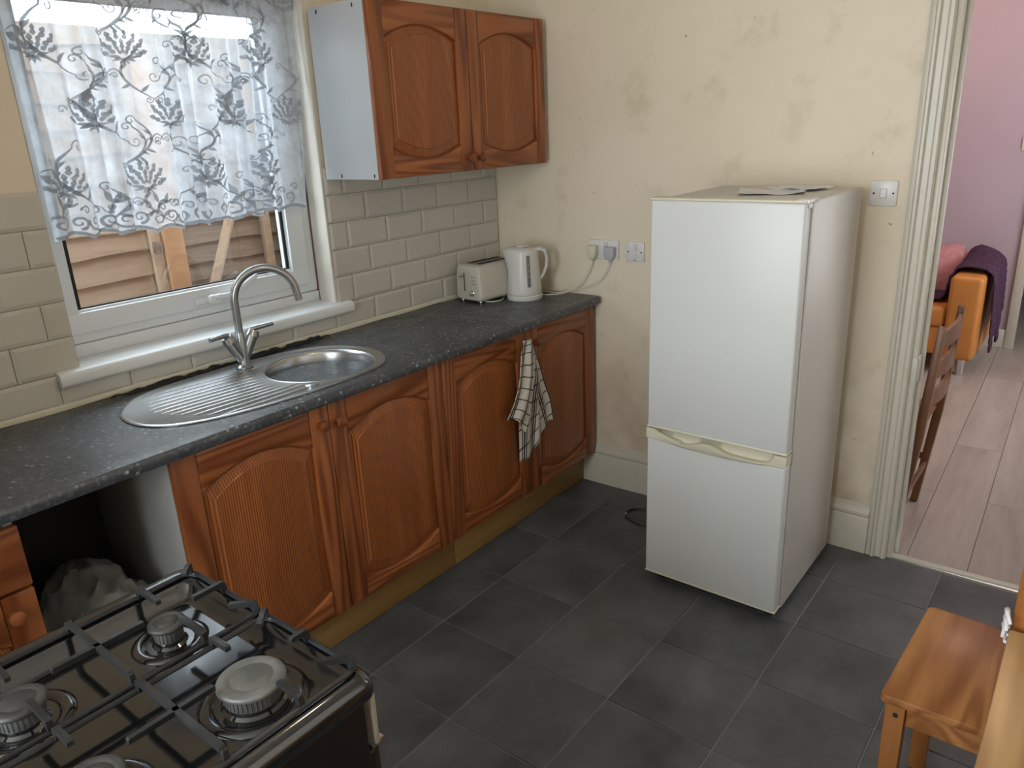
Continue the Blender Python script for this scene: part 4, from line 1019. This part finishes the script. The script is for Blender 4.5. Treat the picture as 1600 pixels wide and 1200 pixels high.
# table
tb = thing('dining_table', (-2.0, -2.7, 0), 0, 'light pine dining table with a knotty top at the right of the picture', 'table')
TX1, TY1 = -1.372, -2.243
for k in range(4):
    g = G(); y1 = TY1-k*.2; g.box(-2.55, TX1, y1-.1992, y1, .715, .740, .003); g.build('table_plank', M['table'], tb)
g = G(); g.box(-2.50, TX1-.05, TY1-.060, TY1-.040, .62, .715, .002).box(-2.50, TX1-.05, TY1-.76, TY1-.74, .62, .715, .002).box(TX1-.07, TX1-.05, TY1-.74, TY1-.06, .62, .715, .002).box(-2.5, -2.48, TY1-.74, TY1-.06, .62, .715, .002); g.build('apron', M['table'], tb)
for x, y in ((TX1-.08, TY1-.08), (TX1-.08, TY1-.72), (-2.47, TY1-.08), (-2.47, TY1-.72)):
    g = G(); leg_box(g, x-.03, x+.03, y-.03, y+.03, 0, .715); g.build('leg', M['table'], tb)
# second chair: pushed in at the table end, its back post shows above the table
c2 = thing('dining_chair', (-1.5, -2.43, 0), 0, 'orange pine chair pushed in at the table end, only its back post showing', 'chair')
for y in (-2.262, -2.592):
    g = G(); g.prism([(-1.385, 0), (-1.345, 0), (-1.342, .43), (-1.318, .835), (-1.362, .835), (-1.380, .43)], 'y', y-.018, y+.018, .003, 1)
    # keep the post clear of the table end
    bm = g.bm; bmesh.ops.translate(bm, vec=(.014, 0, 0), verts=bm.verts); g.build('rear_post', M['chair_z'], c2)
for y in (-2.275, -2.58):
    g = G(); leg_box(g, -1.72, -1.684, y-.018, y+.018, 0, .43); g.build('leg', M['chair_z'], c2)
g = G(); g.box(-1.73, -1.372, -2.600, -2.255, .43, .45, .004); g.build('seat', M['chair'], c2)
for z in (.795, .68, .56):
    g = G(); g.box(-1.345+.06*(z-.56), -1.327+.06*(z-.56), -2.574, -2.280, z-.026, z+.026, .004); g.build('back_slat', M['chair'], c2)
cl = thing('cloth_tie', (-1.34, -2.237, .74), 0, 'small scrap of white cloth tied round the chair back post by the table', 'cloth')
g = G(); 
for k in range(3):
    z = .752-.015*k; g.tube([(-1.378+.0, -2.243+.004*k, z), (-1.368, -2.236, z+.012), (-1.345, -2.234, z+.008), (-1.33, -2.238, z-.010), (-1.348, -2.2395, z-.022), (-1.37, -2.240, z-.012)], [.003, .004, .005, .004, .004, .003], 8)
g.build('knot', M['paper'], cl, sharp=80)

# ------------------------------------------------------------------ living room beyond the doorway (in the fridge wall's frame)
rm = Matrix.Rotation(TH, 4, 'Z')
g = G(); g.box(.036, 5.2, YB, -.2, -.05, -.006); f2 = struct('floor_living', g, M['lamgap'], rz=TH)
PW = .2; y = -1.65
rows = [(-1.65-PW*k) for k in range(-6, 9)]
for k, y1 in enumerate(rows):
    st_ = 1.295 if k % 2 else 1.295-.62
    xs = [.036]+[v for v in (st_-1.24, st_, st_+1.24, st_+2.48, st_+3.72) if .1 < v < 5.1]+[5.2]
    for a, b in zip(xs, xs[1:]):
        if y1-PW > -.2 or y1 < YB+.1: continue
        g = G(); g.box(a+.0008, b-.0008, max(YB, y1-PW+.001), min(-.2, y1-.001), -.006, 0, .0012, 1); o = g.build('floor_plank', M['laminate']); o.parent = f2
g = G(); g.box(3.3, 3.4, -1.89, -.2, 0, CZ).box(3.3, 3.4, YB, -2.75, 0, CZ).box(3.3, 3.4, -2.75, -1.89, 2.05, CZ); struct('wall_lilac', g, M['lilac'], rz=TH)
g = G(); g.box(.11, 5.2, -.28, -.2, 0, CZ).box(.14, 5.2, YB-.08, YB, 0, CZ).box(5.12, 5.2, YB, -.2, 0, CZ); struct('wall_living', g, M['lilac'], rz=TH)
g = G(); g.box(3.278, 3.30, -1.935, -1.875, 0, 2.11, .004).box(3.285, 3.405, -1.905, -1.89, 0, 2.05, .003).box(3.278, 3.3, -2.80, -1.875, 2.05, 2.11, .004); struct('door_3', g, M['gloss'], rz=TH)
g = G(); g.box(3.284, 3.30, -1.875, -.3, 0, .13, .004); struct('baseboard_living', g, M['gloss'], rz=TH)
c = rm @ Vector((3.3, -1.835, 1.37)); t = thing('wall_switch', c, TH, 'small white light switch on the lilac wall at the right edge', 'switch')
g = G(); g.box(-.009, 0, -.043, .043, -.043, .043, .0025); g.build('face_plate', M['switch'], t, world=False)
g = G(); g.box(-.012, -.008, -.009, .009, -.014, .014, .001); g.build('rocker', M['white_plastic'], t, world=False)
# sofa
sf = thing('sofa', (2.85, -1.0, 0), 0, 'orange leather sofa with metal legs against the lilac wall in the next room', 'sofa')
g = G(); g.box(2.50, 3.20, -1.695, -1.515, .105, .632, .028, 4); g.build('armrest', M['sofa'], sf, sharp=50)
g = G(); g.box(2.53, 3.0, -1.514, -.40, .12, .30, .02, 3); g.build('seat_base', M['sofa'], sf, sharp=50)
for k in range(2):
    g = G(); y1 = -1.512+k*.556; g.box(2.515, 3.02, y1, y1+.552, .30, .43, .03, 4); g.build('seat_cushion', M['sofa'], sf, sharp=50)
g = G(); g.box(3.0, 3.22, -1.70, -.40, .12, .68, .035, 4); g.build('backrest', M['sofa'], sf, sharp=50)
for x, y in ((2.56, -1.63), (2.56, -.5), (3.12, -1.63), (3.12, -.5)):
    g = G(); g.cyl((x, y, 0), (x, y, .106), .024, .027, 20); g.build('leg', M['chrome'], sf)
g = G(); g.surf(24, 24, lambda u, v: (2.93+.05*sin(u*pi)*0-.035*sin(pi*u)*sin(pi*v)+.08*v, -1.50+.34*u, .435+.30*v+.012*sin(u*9)*sin(v*8)))
bm = g.bm; r = bmesh.ops.extrude_face_region(bm, geom=bm.faces[:]); bmesh.ops.translate(bm, vec=(.05, 0, .0), verts=[e for e in r['geom'] if isinstance(e, bmesh.types.BMVert)]); bmesh.ops.recalc_face_normals(bm, faces=bm.faces)
o = g.build('cushion', M['pinkfur']); tag(o, 'fluffy pink cushion on the orange sofa beside the purple throw', 'cushion')
# knitted throw over the arm: path across the arm (y,z), width along x
pathp = [(-1.36, .455), (-1.42, .455), (-1.475, .47), (-1.497, .56), (-1.508, .63), (-1.54, .655), (-1.60, .662), (-1.66, .658), (-1.708, .64), (-1.722, .58), (-1.728, .48), (-1.732, .36), (-1.735, .24), (-1.738, .14)]
pp = smooth([(0, a, b) for a, b in pathp], 6)
def throwf(u, v):
    L = len(pp)-1; f_ = u*L*(1-.10*abs(sin(v*5.5))-.12*max(0, v-.55)); i = min(L-1, int(f_)); k = f_-i; p = pp[i].lerp(pp[i+1], k)
    rib = .009*abs(sin(v*pi*9))+.004*abs(sin(u*70+sin(v*pi*9)*2))
    n = Vector((0, 0, 1)) if -1.69 < p.y < -1.50 and p.z > .6 else (Vector((0, -1, 0)) if p.y < -1.69 else Vector((0, 1, .2)))
    x = 2.63+.52*v+.05*max(0, u-.6)*(1-2*v)+.02*sin(u*6)
    extra = .035*max(0, u-.6)*sin(v*6+1)
    q = p+n*(rib+.010)+Vector((0, -abs(extra), 0)); hump = .06*max(0, v-.35)*max(0, 1-abs(u-.5)*3)
    return (x, q.y, q.z+hump*1.6)
g = G(); g.surf(120, 72, throwf); o = g.build('knitted_throw', M['knit'], sharp=80); md = o.modifiers.new('thickness', 'SOLIDIFY'); md.thickness = .008
tag(o, 'dark purple chunky knitted throw draped over the sofa arm', 'throw')
# ladder-back chair in the next room
c3 = thing('ladderback_chair', (.41, -1.65, 0), 0, 'brown ladder back wooden chair just inside the next room, half hidden by the door frame', 'chair')
pr_ = [(-1.765, 0), (-1.793, 0), (-1.840, .43), (-1.872, .87), (-1.850, .885), (-1.808, .43)]
yo = .004
for x in (.60, .215):
    g = G(); g.prism([(a+.0, b) for a, b in [(-1.757, 0), (-1.786, 0), (-1.832, .43), (-1.856, .868), (-1.832, .875), (-1.798, .43)]], 'x', x-.014, x+.016, .004, 2); g.build('rear_post', M['brown_z'], c3)
for x in (.58, .235):
    g = G(); g.box(x-.016, x+.016, -1.43, -1.398, 0, .44, .003); g.build('leg', M['brown_z'], c3)
g = G(); g.box(.20, .615, -1.81, -1.385, .44, .458, .005); g.build('seat', M['brown_z'], c3)
for z, h_ in ((.815, .030), (.70, .030), (.585, .028)):
    g = G(); yc = -1.832-.026*(z-.43)/.44
    def sl(u, v, z=z, h_=h_, yc=yc): return (.23+.355*u, yc+.006-.020*sin(pi*u)+(v-.5)*0, z+(v-.5)*2*h_+.012*sin(pi*u)*(v))
    g.surf(14, 4, sl); bm = g.bm; r = bmesh.ops.extrude_face_region(bm, geom=bm.faces[:]); bmesh.ops.translate(bm, vec=(0, .014, 0), verts=[e for e in r['geom'] if isinstance(e, bmesh.types.BMVert)]); bmesh.ops.recalc_face_normals(bm, faces=bm.faces)
    g.build('back_slat', M['brown_z'], c3)
for a in ((.23, .59, -1.80, -1.786, .17), (.593, .607, -1.79, -1.42, .20), (.22, .234, -1.79, -1.42, .20)):
    g = G(); g.box(a[0], a[1], a[2], a[3], a[4], a[4]+.028, .003); g.build('stretcher', M['brown_z'], c3)
g = G(); g.box(.24, .58, -1.79, -1.775, .39, .44, .002).box(.24, .58, -1.42, -1.405, .39, .44, .002); g.build('seat_rail', M['brown_z'], c3)

# ------------------------------------------------------------------ ceiling lamp (out of frame, lights the room)
lp = thing('ceiling_lamp', (-1.75, -1.55, CZ), 0, 'pendant ceiling lamp above the middle of the kitchen', 'lamp')
g = G(); g.lathe([(0, 0), (.05, 0), (.05, -.015), (.02, -.03), (.004, -.032), (.004, -.22), (.02, -.225), (.022, -.26), (0, -.262)], (-1.75, -1.55, CZ), 24); g.build('ceiling_rose', M['white_plastic'], lp)
mb = NT('lit_bulb'); mb.set(Base_Color=(1, .85, .6, 1)); mb.b.inputs['Emission Color'].default_value = (1, .72, .42, 1); mb.b.inputs['Emission Strength'].default_value = 12
g = G(); g.lathe([(0, -.07), (.02, -.064), (.033, -.045), (.034, -.03), (.02, -.008), (.012, .0)], (-1.75, -1.55, CZ-.26), 20); g.build('bulb', mb.m, lp)
pl = bpy.data.lights.new('ceiling_bulb_light', 'POINT'); pl.energy = 4; pl.color = (1, .80, .58); pl.shadow_soft_size = .05
po = bpy.data.objects.new('ceiling_bulb_light', pl); COL.objects.link(po); po.location = (-1.75, -1.55, CZ-.42)
pl2 = bpy.data.lights.new('living_bulb_light', 'POINT'); pl2.energy = 11; pl2.color = (1, .62, .45); pl2.shadow_soft_size = .08
po = bpy.data.objects.new('living_bulb_light', pl2); COL.objects.link(po); po.location = (2.4, -1.4, 2.35)
